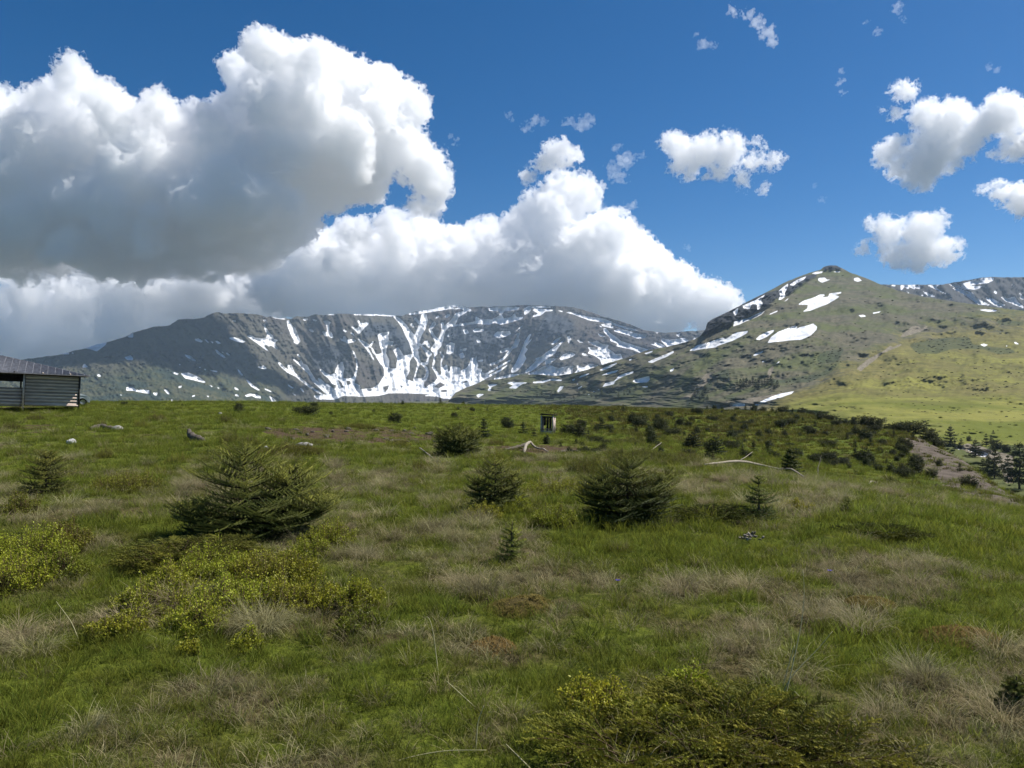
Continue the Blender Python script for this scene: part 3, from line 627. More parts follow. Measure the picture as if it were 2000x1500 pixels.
def needles(S0, S1, r0, per_m, length, width, tone, rs, fwd=0.55, mb=None):
    """bottle-brush needles along many segments at once"""
    L = np.linalg.norm(S1 - S0, axis=1)
    n = np.maximum((L * per_m).astype(int), 2)
    k = np.repeat(np.arange(len(L)), n)
    u = rs.rand(len(k))
    base = S0[k] + (S1 - S0)[k] * u[:, None]
    d = norm(S1 - S0)[k]
    r = rs.standard_normal((len(k), 3)); r = norm(r - (r * d).sum(1, keepdims=True) * d)
    nd = norm(r + fwd * d + np.array([0, 0, 0.12]))
    ln = length * (0.7 + 0.6 * rs.rand(len(k)))[:, None] * np.clip(1.15 - u * 0.5, 0.3, 1)[:, None]
    side = norm(np.cross(nd, d)) * width * 0.5
    V = np.stack([base - side, base + side, base + nd * ln], 1).reshape(-1, 3)
    t = np.arange(len(k) * 3).reshape(-1, 3)
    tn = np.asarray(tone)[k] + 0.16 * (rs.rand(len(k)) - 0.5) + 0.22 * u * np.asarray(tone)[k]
    mb.add(V, None, t, np.repeat(np.clip(tn, 0, 1), 3))

def spruce_meshes(H, W, seed, whorls=9, perw=7, shoots=5, per_m=420, nlen=0.018, nwid=0.0035, droop=0.12, tone0=0.05, tone1=0.75, leaders=((0, 0, 1.0),), low=0.12, prof=0.75, gaps=0.0):
    rs = np.random.RandomState(seed)
    tr = MB(); cr = MB(); A = []; B = []; T = []
    for lx, ly, lh in leaders:
        h = H * lh
        pts = np.array([(lx * W * 0.5 * min(1, z * 1.6), ly * W * 0.5 * min(1, z * 1.6), z * h) for z in np.linspace(-0.06, 1, 8)]) + np.concatenate([np.zeros((1, 3)), rs.normal(0, 0.006 * H, (7, 3)) * [1, 1, 0]])
        tr.tube(pts, np.linspace(0.02 * H + 0.006, 0.003, 8), 6, 0.5)
        zs = np.linspace(-0.06, 1, 8) * h
        for w in range(whorls):
            fz = low + (0.95 - low) * ((w + 0.6 * rs.rand()) / whorls) ** 1.12
            z = fz * h
            c = np.array([np.interp(z, zs, pts[:, q]) for q in range(3)])
            reach = 0.5 * W * lh ** 0.7 * (1 - fz) ** prof * (1.0 if fz > 0.22 else 0.9 + 0.45 * fz)
            for b in range(perw):
                if rs.rand() < gaps: continue
                az = 2 * math.pi * (b + rs.rand() * 0.9) / perw + w * 2.4
                ln = max(reach * (0.65 + 0.55 * rs.rand()), 0.05 * H)
                rise = -0.12 + 0.95 * fz + 0.24 * (rs.rand() - 0.5) - droop * 2 * (1 - fz)
                dirh = np.array([math.cos(az), math.sin(az), 0])
                s = np.linspace(0, 1, 5)
                bp = c + dirh * (s * ln)[:, None] + np.array([0, 0, 1]) * (ln * (rise * s * 0.6 + (0.02 + 0.32 * fz) * s * s - droop * s * (1 - s)))[:, None]
                bp[:, 2] = np.maximum(bp[:, 2], 0.02 * H)
                tr.tube(bp, np.linspace(0.006 * H + 0.002, 0.0015, 5), 4, 0.4)
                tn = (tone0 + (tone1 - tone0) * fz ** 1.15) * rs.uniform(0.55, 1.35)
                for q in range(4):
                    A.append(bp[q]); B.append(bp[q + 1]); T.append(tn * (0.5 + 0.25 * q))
                perp = np.cross(dirh, [0, 0, 1])
                for k in range(shoots):
                    u = 0.18 + 0.78 * (k + rs.rand()) / shoots
                    o = np.array([np.interp(u, s, bp[:, q]) for q in range(3)])
                    sl = ln * (0.2 + 0.4 * (1 - u)) * (0.7 + 0.6 * rs.rand())
                    sg = 1 if k % 2 else -1
                    e = o + sl * norm(dirh * 0.75 + perp * sg * 0.75 + np.array([0, 0, 0.22 + 0.45 * fz + 0.3 * (rs.rand() - 0.4)]))
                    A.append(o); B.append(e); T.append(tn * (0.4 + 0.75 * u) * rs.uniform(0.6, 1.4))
        A.append(pts[-2]); B.append(pts[-1] + [0, 0, 0.05 * H]); T.append(tone1)
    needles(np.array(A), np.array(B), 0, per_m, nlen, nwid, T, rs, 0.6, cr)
    return tr, cr

def spruce(meshes, loc, rotz, label, group=None, scale=1.0, src=None, name='young_spruce'):
    r = empty(name, loc, rotz); r.scale = (scale,) * 3
    tag(r, label, 'spruce', group)
    if src is None:
        tr, cr = meshes
        tr.build('trunk', M_BARK, r); cr.build('crown', M_SPRUCE, r)
    else:
        for ch in src.children:
            c = ch.copy(); COL.objects.link(c); c.parent = r
    return r

def near_spruce(px, py, w_px, h_px, label, seed, **kw):
    p, d = ground_at(px, py)
    k = d / F
    return spruce(spruce_meshes(h_px * k, w_px * k, seed, **kw), p - Vector((0, 0, 0.02)), 0.0, label, 'young spruces in the meadow')

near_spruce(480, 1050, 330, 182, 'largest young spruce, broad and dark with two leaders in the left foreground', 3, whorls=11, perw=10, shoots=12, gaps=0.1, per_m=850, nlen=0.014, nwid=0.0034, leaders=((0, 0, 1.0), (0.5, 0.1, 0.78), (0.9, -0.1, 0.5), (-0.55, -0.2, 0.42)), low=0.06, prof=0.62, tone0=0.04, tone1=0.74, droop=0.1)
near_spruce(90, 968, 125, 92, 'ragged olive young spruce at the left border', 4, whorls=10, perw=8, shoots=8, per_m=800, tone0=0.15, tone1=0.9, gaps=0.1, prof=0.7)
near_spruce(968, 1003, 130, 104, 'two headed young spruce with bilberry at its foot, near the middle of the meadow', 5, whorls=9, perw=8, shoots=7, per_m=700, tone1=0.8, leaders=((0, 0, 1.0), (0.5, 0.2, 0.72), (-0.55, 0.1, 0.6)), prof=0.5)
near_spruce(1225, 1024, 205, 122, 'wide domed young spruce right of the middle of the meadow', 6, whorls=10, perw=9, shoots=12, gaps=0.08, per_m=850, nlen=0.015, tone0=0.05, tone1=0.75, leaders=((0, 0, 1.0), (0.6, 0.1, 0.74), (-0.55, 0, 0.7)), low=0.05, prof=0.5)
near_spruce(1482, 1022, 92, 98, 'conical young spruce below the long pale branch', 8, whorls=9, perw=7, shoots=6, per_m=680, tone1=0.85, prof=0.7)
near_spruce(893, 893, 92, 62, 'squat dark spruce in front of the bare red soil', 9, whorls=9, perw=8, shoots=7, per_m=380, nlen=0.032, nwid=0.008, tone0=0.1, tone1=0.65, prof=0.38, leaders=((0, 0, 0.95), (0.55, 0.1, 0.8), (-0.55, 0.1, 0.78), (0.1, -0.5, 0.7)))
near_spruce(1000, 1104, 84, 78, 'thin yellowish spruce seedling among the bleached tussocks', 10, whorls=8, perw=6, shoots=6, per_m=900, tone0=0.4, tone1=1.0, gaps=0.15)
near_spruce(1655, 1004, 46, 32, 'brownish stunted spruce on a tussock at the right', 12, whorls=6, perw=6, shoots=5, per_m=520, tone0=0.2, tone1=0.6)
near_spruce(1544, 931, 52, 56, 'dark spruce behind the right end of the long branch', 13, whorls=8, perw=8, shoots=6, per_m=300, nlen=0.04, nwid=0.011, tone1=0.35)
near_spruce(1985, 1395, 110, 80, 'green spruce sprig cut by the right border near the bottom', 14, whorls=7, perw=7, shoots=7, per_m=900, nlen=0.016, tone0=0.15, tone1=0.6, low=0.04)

# models for the many little spruces farther off
LIB = []
for k in range(6):
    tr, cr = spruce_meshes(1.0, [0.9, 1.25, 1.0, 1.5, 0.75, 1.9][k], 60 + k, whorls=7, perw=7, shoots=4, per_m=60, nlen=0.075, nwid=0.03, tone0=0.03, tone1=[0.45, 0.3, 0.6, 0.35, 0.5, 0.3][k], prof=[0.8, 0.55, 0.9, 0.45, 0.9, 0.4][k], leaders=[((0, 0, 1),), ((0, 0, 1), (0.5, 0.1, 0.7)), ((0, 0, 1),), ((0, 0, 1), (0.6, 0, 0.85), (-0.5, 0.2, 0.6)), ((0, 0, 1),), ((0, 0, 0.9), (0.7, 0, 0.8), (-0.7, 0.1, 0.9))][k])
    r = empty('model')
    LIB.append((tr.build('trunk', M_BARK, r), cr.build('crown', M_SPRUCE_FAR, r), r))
def far_spruce(px, py, h_px, k, label, group, d=None, base=None, name='young_spruce', rot=None):
    if base is None:
        base, d = ground_at(px, py) if d is None else (at(px, d), d)
    r = empty(name, base - Vector((0, 0, 0.03)), rng.rand() * 6.28 if rot is None else rot)
    s = h_px * d / F; r.scale = (s, s, s * (0.9 + 0.2 * rng.rand()))
    tag(r, label, 'spruce', group)
    for ch in LIB[k][:2]:
        c = ch.copy(); COL.objects.link(c); c.parent = r
    return r
GRP = 'young spruces dotted over the far meadow'
HAND = [(945, 857, 40, 0, 'dense dark spruce right of the squat one, left of the wooden frame hut'), (992, 836, 20, 3, 'low bushy spruce behind the dense dark one'), (770, 826, 20, 3, 'low spruce at the far edge of the red soil'), (597, 812, 24, 5, 'spread out spruce far off behind the big spruce'),
 (466, 806, 20, 3, 'low twin spruce far off between hut and red soil'), (1022, 852, 26, 0, 'slim spruce close left of the wooden frame hut'), (1043, 856, 24, 4, 'spruce touching the left foot of the wooden frame hut'), (1068, 866, 18, 1, 'little spruce in front of the wooden frame hut'), (1132, 857, 32, 1, 'spruce right of the wooden frame hut, nearest to it'),
 (1108, 850, 24, 3, 'bush spruce at the right foot of the wooden frame hut'), (1176, 842, 26, 0, 'rounded spruce uphill right of the wooden frame hut'), (1217, 806, 16, 2, 'small pointed spruce alone on the far green rise'), (1196, 808, 8, 1, 'tiny spruce left of the small pointed one on the rise'), (1236, 828, 22, 1, 'spruce below the small pointed one on the rise'), (1250, 833, 22, 5, 'wide spruce touching the one below the rise'),
 (952, 804, 8, 0, 'tiny spruce alone in the middle of the far rise'), (888, 816, 12, 3, 'tiny twin spruce left of the middle of the far rise'), (860, 779, 12, 2, 'tiny spruce on the skyline in front of the snow bowl'), (905, 781, 8, 1, 'tiny dark spruce on the skyline right of the snow bowl'), (730, 806, 8, 1, 'tiny dark spruce far off above the red soil'), (1398, 894, 40, 1, 'dark spruce above the left end of the long branch'), (1392, 905, 26, 4, 'lower spruce beside the left end of the long branch'),
 (1355, 880, 34, 1, 'spruce downhill left of the dark one above the branch'), (1450, 893, 22, 2, 'slim spruce above the middle of the long branch'), (1472, 884, 24, 0, 'spruce standing above the right half of the long branch'), (1500, 882, 24, 0, 'right neighbour of the spruce above the branch'), (1430, 856, 18, 3, 'bushy spruce on the slope above the branch'), (1330, 833, 20, 1, 'bushy spruce on the slope right of the rise'), (1290, 842, 24, 3, 'bush spruce midway on the slope right of the frame hut'), (1275, 872, 26, 1, 'spruce low on the slope above the dead twigs'),
 (1690, 908, 30, 1, 'pair of dark spruces low on the right slope, left one'), (1706, 914, 22, 0, 'pair of dark spruces low on the right slope, right one'), (1670, 893, 22, 0, 'spruce up the right slope beside the pair'), (1790, 928, 24, 1, 'dark spruce at the edge of the bare pink ground'), (1818, 934, 18, 3, 'low spruce joined to the one at the bare pink ground'), (1762, 926, 22, 1, 'dark spruce left of the bare pink ground'), (1830, 958, 14, 1, 'small spruce at the lower end of the bare pink ground'), (1775, 878, 20, 1, 'dark round spruce on top of the bare pink ground'), (1880, 950, 10, 1, 'tiny bush on the lower bare pink ground'), (1856, 942, 10, 2, 'tiny bush in the middle of the bare pink ground'), (1915, 955, 10, 0, 'tiny pointed bush on the bare pink ground'), (1835, 915, 14, 1, 'small bush high on the bare pink ground'), (1670, 850, 18, 1, 'dark spruce on the open part of the right slope'), (1690, 858, 20, 3, 'broad dark spruce on the open part of the right slope'), (1655, 860, 14, 0, 'small spruce left of the broad one on the right slope')]
for px, py, h, k, lab in HAND: far_spruce(px, py, h, k, lab, GRP)
# the brow of the slope, seen against the bright meadow
BROW = [(1395, 788, 9), (1410, 790, 7), (1440, 790, 8), (1456, 791, 12), (1473, 793, 14), (1490, 795, 12), (1508, 794, 10), (1528, 798, 13), (1548, 797, 11), (1566, 799, 13), (1585, 801, 12), (1602, 802, 15), (1618, 804, 14), (1634, 806, 16), (1652, 810, 14), (1668, 812, 17), (1688, 824, 20), (1702, 826, 26), (1716, 828, 20), (1735, 826, 14), (1748, 829, 15), (1762, 832, 24), (1776, 836, 26), (1805, 848, 34), (1818, 856, 26), (1830, 864, 22)]
for i_, (px, py, h) in enumerate(BROW):
    far_spruce(px, py + 2, h, [3, 1, 5, 0, 3][i_ % 5], 'dark little spruce on the brow of the slope against the bright meadow', 'spruces along the brow of the slope')
def clear(px, py, used, r):
    return all((px - a) ** 2 + ((py - b) * 1.6) ** 2 > r * r for a, b in used)
used = [(a[0], a[1]) for a in HAND] + [(1069, 850)]
n_ = 0
while n_ < 150:
    px = rng.uniform(1090, 1900); lo_ = np.interp(px, [1090, 1400, 1600, 1700, 1800, 1900], [830, 800, 808, 832, 862, 915]); hi_ = np.interp(px, [1090, 1300, 1500, 1700, 1900], [885, 900, 905, 925, 962])
    if hi_ < lo_: continue
    py = rng.uniform(lo_, hi_)
    if not clear(px, py, used, 10): continue
    if float(sample(bare_r, np.array([px]), np.array([py]))[0]) > 0.25 and rng.rand() < 0.8: continue
    used.append((px, py)); n_ += 1
    far_spruce(px, py, rng.uniform(7, 19) * (0.7 + 0.5 * (py - 800) / 120), int(rng.choice([0, 1, 1, 3, 3, 5])), 'small dark spruce among many on the slope right of the wooden frame hut', 'small spruces scattered over the slope')
n_ = 0
while n_ < 16:
    px = rng.uniform(180, 1000); py = rng.uniform(790, 822)
    if not clear(px, py, used, 22): continue
    used.append((px, py)); n_ += 1
    far_spruce(px, py, rng.uniform(4, 8), int(rng.choice([1, 3, 5])), 'tiny dark bush on the flat far meadow left of the rise', 'tiny bushes on the flat far meadow')
# taller spruces standing in the ravine behind the slope
def hill_point(px, py):
    d = float(hill_depth(np.array([float(px)]), np.array([float(py)]))[0])
    return Vector(tuple(P(px, py, d))), d
TALL = [(1942, 934, 56, 2, 'tall thin spruce in the ravine below the snow patch'), (1992, 955, 88, 4, 'tallest dark spruce in the ravine at the right border'), (1905, 893, 36, 2, 'spruce in the ravine in front of the snow patch'), (1926, 872, 24, 4, 'pointed dark spruce left one of two above the snow patch'), (1936, 866, 16, 2, 'pointed dark spruce right one of two above the snow patch'), (1856, 872, 38, 2, 'spruce left of the stony ravine, top against the meadow'), (1877, 868, 14, 2, 'small spruce at the upper rim of the stony ravine'), (1893, 862, 10, 1, 'small bush at the upper rim of the stony ravine'), (1940, 848, 8, 0, 'lone little spruce on the bright meadow'), (1968, 930, 44, 4, 'slender spruce left of the tallest one in the ravine'), (1920, 925, 30, 2, 'short spruce on the near bank of the ravine'), (1998, 900, 30, 4, 'spruce behind the tallest one at the right border')]
for px, py, h, k, lab in TALL:
    b, d = hill_point(px, min(py, 985))
    far_spruce(px, py, h, k, lab, 'spruces in the ravine', d=d, base=b, name='spruce_tree')
n_ = 0
while n_ < 15:
    px = rng.uniform(1855, 2030); py = rng.uniform(868, 985)
    if px < np.interp(py, [868, 900, 940, 985], [1850, 1885, 1930, 1985]) or (1880 < px < 1932 and py < 893): continue
    n_ += 1; b, d = hill_point(px, py)
    far_spruce(px, py, rng.uniform(8, 26), int(rng.choice([2, 4, 4, 3])), 'dark spruce among several crowding the flank of the ravine', 'spruces in the ravine', d=d, base=b, name='spruce_tree')
# spruces and scrub on the hillside that can be told apart
HS = [(1440 + 6 * i_, 762 - 4 * abs((i_ % 5) - 2) - 2 * (i_ % 3), 12 + 3 * (i_ % 4)) for i_ in range(14)] + [(1352 + 5 * i_, 782 - 6 * (i_ % 3), 11 + 3 * (i_ % 3)) for i_ in range(7)] + [(1120 + 11 * i_, 778 - 5 * (i_ % 4), 8 + 2 * (i_ % 3)) for i_ in range(12)] + [(1040 + 9 * i_, 781 - 4 * (i_ % 3), 7 + 2 * (i_ % 3)) for i_ in range(8)]
for px, py, h in HS:
    b, d = hill_point(px, py)
    far_spruce(px, py, h, int(rng.choice([2, 4, 0])), 'distant blue green spruce on the lower hillside behind the meadow', 'distant spruces on the hillside', d=d, base=b, name='spruce_tree')
for tr_, cr_, r_ in LIB:
    for q in (tr_, cr_, r_): bpy.data.objects.remove(q)

# ---- bilberry
def bilberry_mesh(W, H, seed, depth=0.7, tone=(0.35, 1.0), density=1.0):
    rs = np.random.RandomState(seed); lv = MB(); tw = MB()
    n = int(220 * density * max(W, 0.25) * max(W * depth, 0.2) / 0.35) + 30
    q = rs.rand(n, 2) * 2 - 1; q = q[(q ** 2).sum(1) < 1]
    lump = 0.8 + 1.0 * fbm2(q[:, 0] * W * 6 + seed, q[:, 1] * W * 6, 3, 0.5, 15)
    Vs = []; Ts = []
    for (a, b), lm in zip(q, lump):
        top = np.array([a * W / 2, b * W * depth / 2, H * lm * max(0.2, (1 - 0.6 * (a * a + b * b)))])
        root = np.array([top[0] * 0.8, top[1] * 0.8, 0.0])
        lean = np.array([a, b, 0]) * 0.03
        pts = np.array([root, (root + top) / 2 + rs.normal(0, 0.008, 3), top])
        tw.tube(pts, [0.0028, 0.002, 0.0012], 3, 0.4)
        m = rs.randint(22, 34); tv = rs.uniform(0.55, 1.15)
        u = rs.rand(m) ** 0.6
        base = root + (top - root) * (0.35 + 0.65 * u)[:, None] + rs.normal(0, 0.011, (m, 3))
        az = rs.rand(m) * 6.28; el = rs.uniform(0.2, 1.1, m)
        d = np.stack([np.cos(az) * np.cos(el), np.sin(az) * np.cos(el), np.sin(el)], 1)
        ln = rs.uniform(0.010, 0.019, m)[:, None]; side = norm(np.cross(d, rs.standard_normal((m, 3)))) * ln * 0.3
        V = np.stack([base, base + d * ln * 0.5 + side, base + d * ln, base + d * ln * 0.5 - side], 1)
        Vs.append(V.reshape(-1, 3))
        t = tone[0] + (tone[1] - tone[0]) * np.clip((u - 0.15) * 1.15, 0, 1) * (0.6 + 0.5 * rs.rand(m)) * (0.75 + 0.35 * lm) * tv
        Ts.append(np.repeat(np.clip(t, 0, 1), 4))
    V = np.concatenate(Vs)
    lv.add(V, np.arange(len(V)).reshape(-1, 4), None, np.concatenate(Ts))
    return tw, lv
BIL = [(530, 1140, 175, 'bilberry bush with bright tips right below the biggest spruce'), (425, 1128, 150, 'brightest yellow bilberry bush, below the low juniper'), (345, 1150, 120, 'bilberry bush at the upper left of the big yellow patch'), (300, 1205, 150, 'bilberry bush with dark gaps at the left of the big yellow patch'), (455, 1200, 170, 'broad bilberry bush in the middle of the big yellow patch'), (575, 1195, 150, 'bilberry bush at the right of the big yellow patch'), (225, 1255, 95, 'lowest bilberry bush left of the big yellow patch'), (385, 1235, 130, 'bilberry bush at the lower edge of the big yellow patch'), (480, 1262, 60, 'small bilberry tuft alone below the big yellow patch'), (365, 1282, 44, 'tiny bright bilberry tuft nearest the bottom'),
 (60, 1095, 160, 'bilberry bush at the left border, upper one'), (130, 1075, 110, 'brown tinged bilberry bush left of the low juniper'), (30, 1155, 140, 'bilberry bush at the left border, lower one'), (115, 1140, 110, 'olive bilberry bush right of the lower one at the left border'), (40, 1010, 90, 'flat bilberry bush at the left border above the others'),
 (690, 1190, 110, 'bright bilberry bush alone right of the big yellow patch'), (705, 1235, 90, 'browned bilberry bush under the bright lone one'), (640, 1065, 95, 'bilberry bush at the right foot of the biggest spruce'), (605, 1100, 80, 'bilberry bush below the right foot of the biggest spruce'), (945, 1020, 66, 'small bilberry at the front of the dense two headed spruce'), (1012, 1005, 56, 'small bilberry right of the dense two headed spruce'), (1090, 962, 130, 'bright bilberry strip between the two domed spruces'), (1155, 975, 70, 'bilberry left of the wide domed spruce'), (1085, 1035, 90, 'bilberry clump below the strip between the domed spruces'),
 (1365, 1030, 26, 'tiny bright bilberry in front of the flat juniper'), (1555, 998, 56, 'bilberry right of the conical spruce'), (1150, 915, 90, 'dull bilberry below the wooden frame hut'), (1265, 905, 120, 'dull bilberry below the dead twigs'), (1335, 912, 80, 'dull bilberry left of the long branch'), (560, 890, 120, 'flat bilberry behind the biggest spruce'), (1165, 1385, 150, 'bilberry bush left of the big front juniper'), (1345, 1350, 120, 'bilberry bush above the big front juniper'), (1255, 1420, 120, 'bilberry bush at the left edge of the big front juniper'), (1215, 868, 90, 'brown heath bush right of the wooden frame hut'), (700, 835, 60, 'brown heath bush behind the red soil'), (250, 960, 130, 'flat bilberry right of the ragged olive spruce')]
for i_, (px, py, w, lab) in enumerate(BIL):
    p, d = ground_at(px, py); W = 1.3 * w * d / F
    dull = 'dull' in lab or 'brown' in lab or 'flat' in lab or 'olive' in lab
    r = empty('bilberry_bush', p - Vector((0, 0, 0.015)), rng.rand() * 6.28); tag(r, lab, 'shrub', 'bilberry bushes in the meadow')
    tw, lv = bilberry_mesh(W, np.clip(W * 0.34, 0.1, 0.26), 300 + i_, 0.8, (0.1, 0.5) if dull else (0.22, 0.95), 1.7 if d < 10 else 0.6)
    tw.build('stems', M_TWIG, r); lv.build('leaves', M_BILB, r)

# low olive shrubs between the spruces of the middle distance
SHR = []
for k in range(4):
    tw, lv = bilberry_mesh(1.0, 0.34, 400 + k, 0.75, [(0.05, 0.4), (0.1, 0.6), (0.02, 0.3), (0.15, 0.7)][k], 0.55)
    SHR.append((tw.build('stems', M_TWIG), lv.build('leaves', M_BILB)))
n_ = 0
while n_ < 60:
    px = rng.uniform(0, 1420); py = rng.uniform(815, 950)
    if rng.rand() > 0.35 + 0.65 * math.exp(-((px - 1150) / 260) ** 2 - ((py - 890) / 40) ** 2) or not clear(px, py, used, 12): continue
    used.append((px, py)); n_ += 1
    p, d = ground_at(px, py)
    r = empty('dwarf_shrub', p - Vector((0, 0, 0.03)), rng.rand() * 6.28); s_ = rng.uniform(28, 75) * d / F; r.scale = (s_, s_, min(s_, 0.9) * rng.uniform(0.8, 1.2))
    tag(r, 'low olive dwarf shrub among many in the middle distance', 'shrub', 'low olive shrubs in the middle distance')
    for ch in SHR[int(rng.randint(0, 4))]:
        c = ch.copy(); COL.objects.link(c); c.parent = r
for q_ in SHR:
    for ch in q_: bpy.data.objects.remove(ch)

# ---- dwarf juniper: low arching sprays
def juniper_mesh(W, D_, H, seed, per_m=900, nlen=0.011, nwid=0.004, tone=(0.1, 0.8)):
    rs = np.random.RandomState(seed); st = MB(); lf = MB(); A = []; B = []; T = []
    n = int(110 * max(W * D_, 0.15) / 0.6) + 20
    for k in range(n):
        a = rs.rand() * 6.28; rr = math.sqrt(rs.rand()) * 0.85
        root = np.array([math.cos(a) * rr * W * 0.42, math.sin(a) * rr * D_ * 0.42, 0.02])
        az = a + rs.normal(0, 0.8); ln = rs.uniform(0.16, 0.34) * min(1.0, W / 0.7)
        dh = np.array([math.cos(az), math.sin(az), 0]); hh = H * rs.uniform(0.45, 1.0) * (1 - 0.55 * rr * rr)
        s = np.linspace(0, 1, 6)
        bp = root + dh * (s * ln)[:, None] + np.array([0, 0, 1]) * (hh * np.sin(s * 1.9))[:, None]
        st.tube(bp, np.linspace(0.004, 0.001, 6), 4, 0.4)
        perp = np.cross(dh, [0, 0, 1])
        t0 = tone[0] + (tone[1] - tone[0]) * rs.rand() ** 0.9
        for q in range(5): A.append(bp[q]); B.append(bp[q + 1]); T.append(t0 * (0.35 + 0.2 * q))
        for u in np.linspace(0.25, 0.95, 7):
            for sg in (-1, 1):
                o = np.array([np.interp(u, s, bp[:, q]) for q in range(3)]); l2 = ln * 0.3 * (1.2 - u) * rs.uniform(0.6, 1.3) + 0.012
                A.append(o); B.append(o + l2 * norm(dh * 0.8 + perp * sg * 0.8 + np.array([0, 0, rs.uniform(-0.2, 0.45)]))); T.append(t0 * (0.45 + 0.6 * u))
    needles(np.array(A), np.array(B), 0, per_m, nlen, nwid, T, rs, 0.9, lf)
    return st, lf
JUN = [(370, 1100, 260, 1.1, 0.22, 'low dark juniper spreading in front of the biggest spruce', (0.05, 0.5)), (1400, 1440, 430, 0.75, 0.15, 'big green juniper mat in the front right of the middle', (0.2, 1.0)), (1570, 1490, 420, 0.6, 0.14, 'juniper mat cut by the bottom border', (0.1, 0.85)), (1230, 1480, 320, 0.55, 0.12, 'olive juniper mat at the bottom left of the big mat', (0.3, 1.0)), (1390, 1022, 125, 0.8, 0.16, 'flat dark juniper between the domed and the conical spruce', (0.03, 0.4)), (1720, 1048, 140, 0.6, 0.1, 'thin flat juniper on the grass at the right', (0.05, 0.4)), (290, 1085, 110, 0.6, 0.14, 'small dark juniper left of the low dark one', (0.03, 0.4))]
for i_, (px, py, w, asp, h, lab, tn) in enumerate(JUN):
    p, d = ground_at(px, py); W = w * d / F
    r = empty('juniper_bush', p - Vector((0, 0, 0.01)), 0); tag(r, lab, 'shrub', 'junipers in the meadow')
    st, lf = juniper_mesh(W, W * asp, h, 500 + i_, tone=tn)
    st.build('stems', M_TWIG, r); lf.build('sprays', M_JUNI, r)

# ---- golden moss mounds
for i_, (px, py, w, h, lab) in enumerate([(1020, 1195, 150, 0.1, 'golden brown moss mound, the larger one'), (962, 1262, 100, 0.07, 'golden moss cushion left below the larger mound'), (1700, 1180, 90, 0.04, 'rusty moss spot above the lush green tuft'), (1880, 1240, 150, 0.05, 'brown moss cushion at the right border')]):
    p, d = ground_at(px, py); W = w * d / F; rs = np.random.RandomState(700 + i_)
    n = int(2600 * W / 0.4); q = rs.rand(n, 2) * 2 - 1; q = q[(q ** 2).sum(1) < 1]
    rr = (q ** 2).sum(1); hz = h * (1 - rr) * (0.8 + 0.4 * fbm2(q[:, 0] * 3, q[:, 1] * 3, 3, 0.5, 33 + i_)) - 0.01
    base = np.stack([q[:, 0] * W / 2, q[:, 1] * W * 0.4, hz], 1)
    m = MB()
    A = base; B = base + norm(np.stack([q[:, 0] * 0.5, q[:, 1] * 0.5, np.ones(len(q))], 1) + rs.normal(0, 0.35, (len(q), 3))) * 0.028
    needles(A, B, 0, 380, 0.01, 0.004, 0.25 + 0.5 * rs.rand(len(q)), rs, 0.5, m)
    # the cushion under the sprigs
    th = np.linspace(0, 6.283, 33)[:-1]; rg = np.linspace(0.05, 1.02, 9)
    V = np.array([(math.cos(t) * r_ * W / 2, math.sin(t) * r_ * W * 0.4, h * (1 - r_ * r_) - 0.015) for r_ in rg for t in th])
    ii = np.arange(len(V)).reshape(9, 32); jj = np.roll(ii, -1, 1)
    m.add(V, np.stack([ii[:-1], ii[1:], jj[1:], jj[:-1]], -1).reshape(-1, 4), [list(ii[0])[:3]], 0.1)
    o = m.build('moss_mound', M_MOSS); o.location = p; tag(o, lab, 'moss', 'moss mounds in the meadow')

# ------------------------------------------------------------------ grass (uncountable): tufts instanced on points
def tuft_mesh(name, n, rad, hgt, wid, curl, spread, seed, tone, segs=4):
    rs = np.random.RandomState(seed)
    a = rs.rand(n) * 6.28; r = rad * np.sqrt(rs.rand(n))
    base = np.stack([np.cos(a) * r, np.sin(a) * r, np.full(n, -0.015)], 1)
    az = a + rs.normal(0, 0.9, n); d = np.stack([np.cos(az), np.sin(az), np.zeros(n)], 1)
    h = hgt * rs.uniform(0.45, 1.1, n); sp = spread * rs.uniform(0.3, 1.3, n); cu = curl * rs.uniform(0.3, 1.6, n)
    s = np.linspace(0, 1, segs + 1)
    ang = sp[:, None] + cu[:, None] * s[None]          # angle from vertical grows along the blade
    dl = (h / segs)[:, None]
    hor = np.cumsum(np.sin(ang) * dl, 1); ver = np.cumsum(np.cos(ang) * dl, 1)
    hor = np.concatenate([np.zeros((n, 1)), hor[:, :-1]], 1); ver = np.concatenate([np.zeros((n, 1)), ver[:, :-1]], 1)
    Pn = base[:, None] + d[:, None] * hor[..., None] + np.array([0, 0, 1.0]) * ver[..., None]
    wob = np.cross(d, [0, 0, 1.0]); Pn = Pn + wob[:, None] * (rs.normal(0, 0.12, n)[:, None] * h[:, None] * s[None] ** 2)[..., None]
    ta = rs.rand(n) * 6.28; sd_ = np.stack([np.cos(ta), np.sin(ta), np.zeros(n)], 1)
    w = wid * (1 - 0.85 * s ** 1.5)[None, :, None] * 0.5 * rs.uniform(0.6, 1.3, n)[:, None, None]
    L = Pn - sd_[:, None] * w; Rr = Pn + sd_[:, None] * w
    V = np.stack([L, Rr], 2).reshape(-1, 3)
    k = np.arange(n * (segs + 1) * 2).reshape(n, segs + 1, 2)
    q = np.stack([k[:, :-1, 0], k[:, :-1, 1], k[:, 1:, 1], k[:, 1:, 0]], -1).reshape(-1, 4)
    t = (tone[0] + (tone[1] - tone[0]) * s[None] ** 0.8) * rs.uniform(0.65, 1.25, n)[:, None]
    me = bpy.data.meshes.new(name)
    me.from_pydata(V.tolist(), [], q.tolist())
    at_ = me.attributes.new('tone', 'FLOAT', 'POINT'); at_.data.foreach_set('value', np.clip(np.repeat(t.reshape(-1), 2), 0, 1).astype(np.float32))
    return me
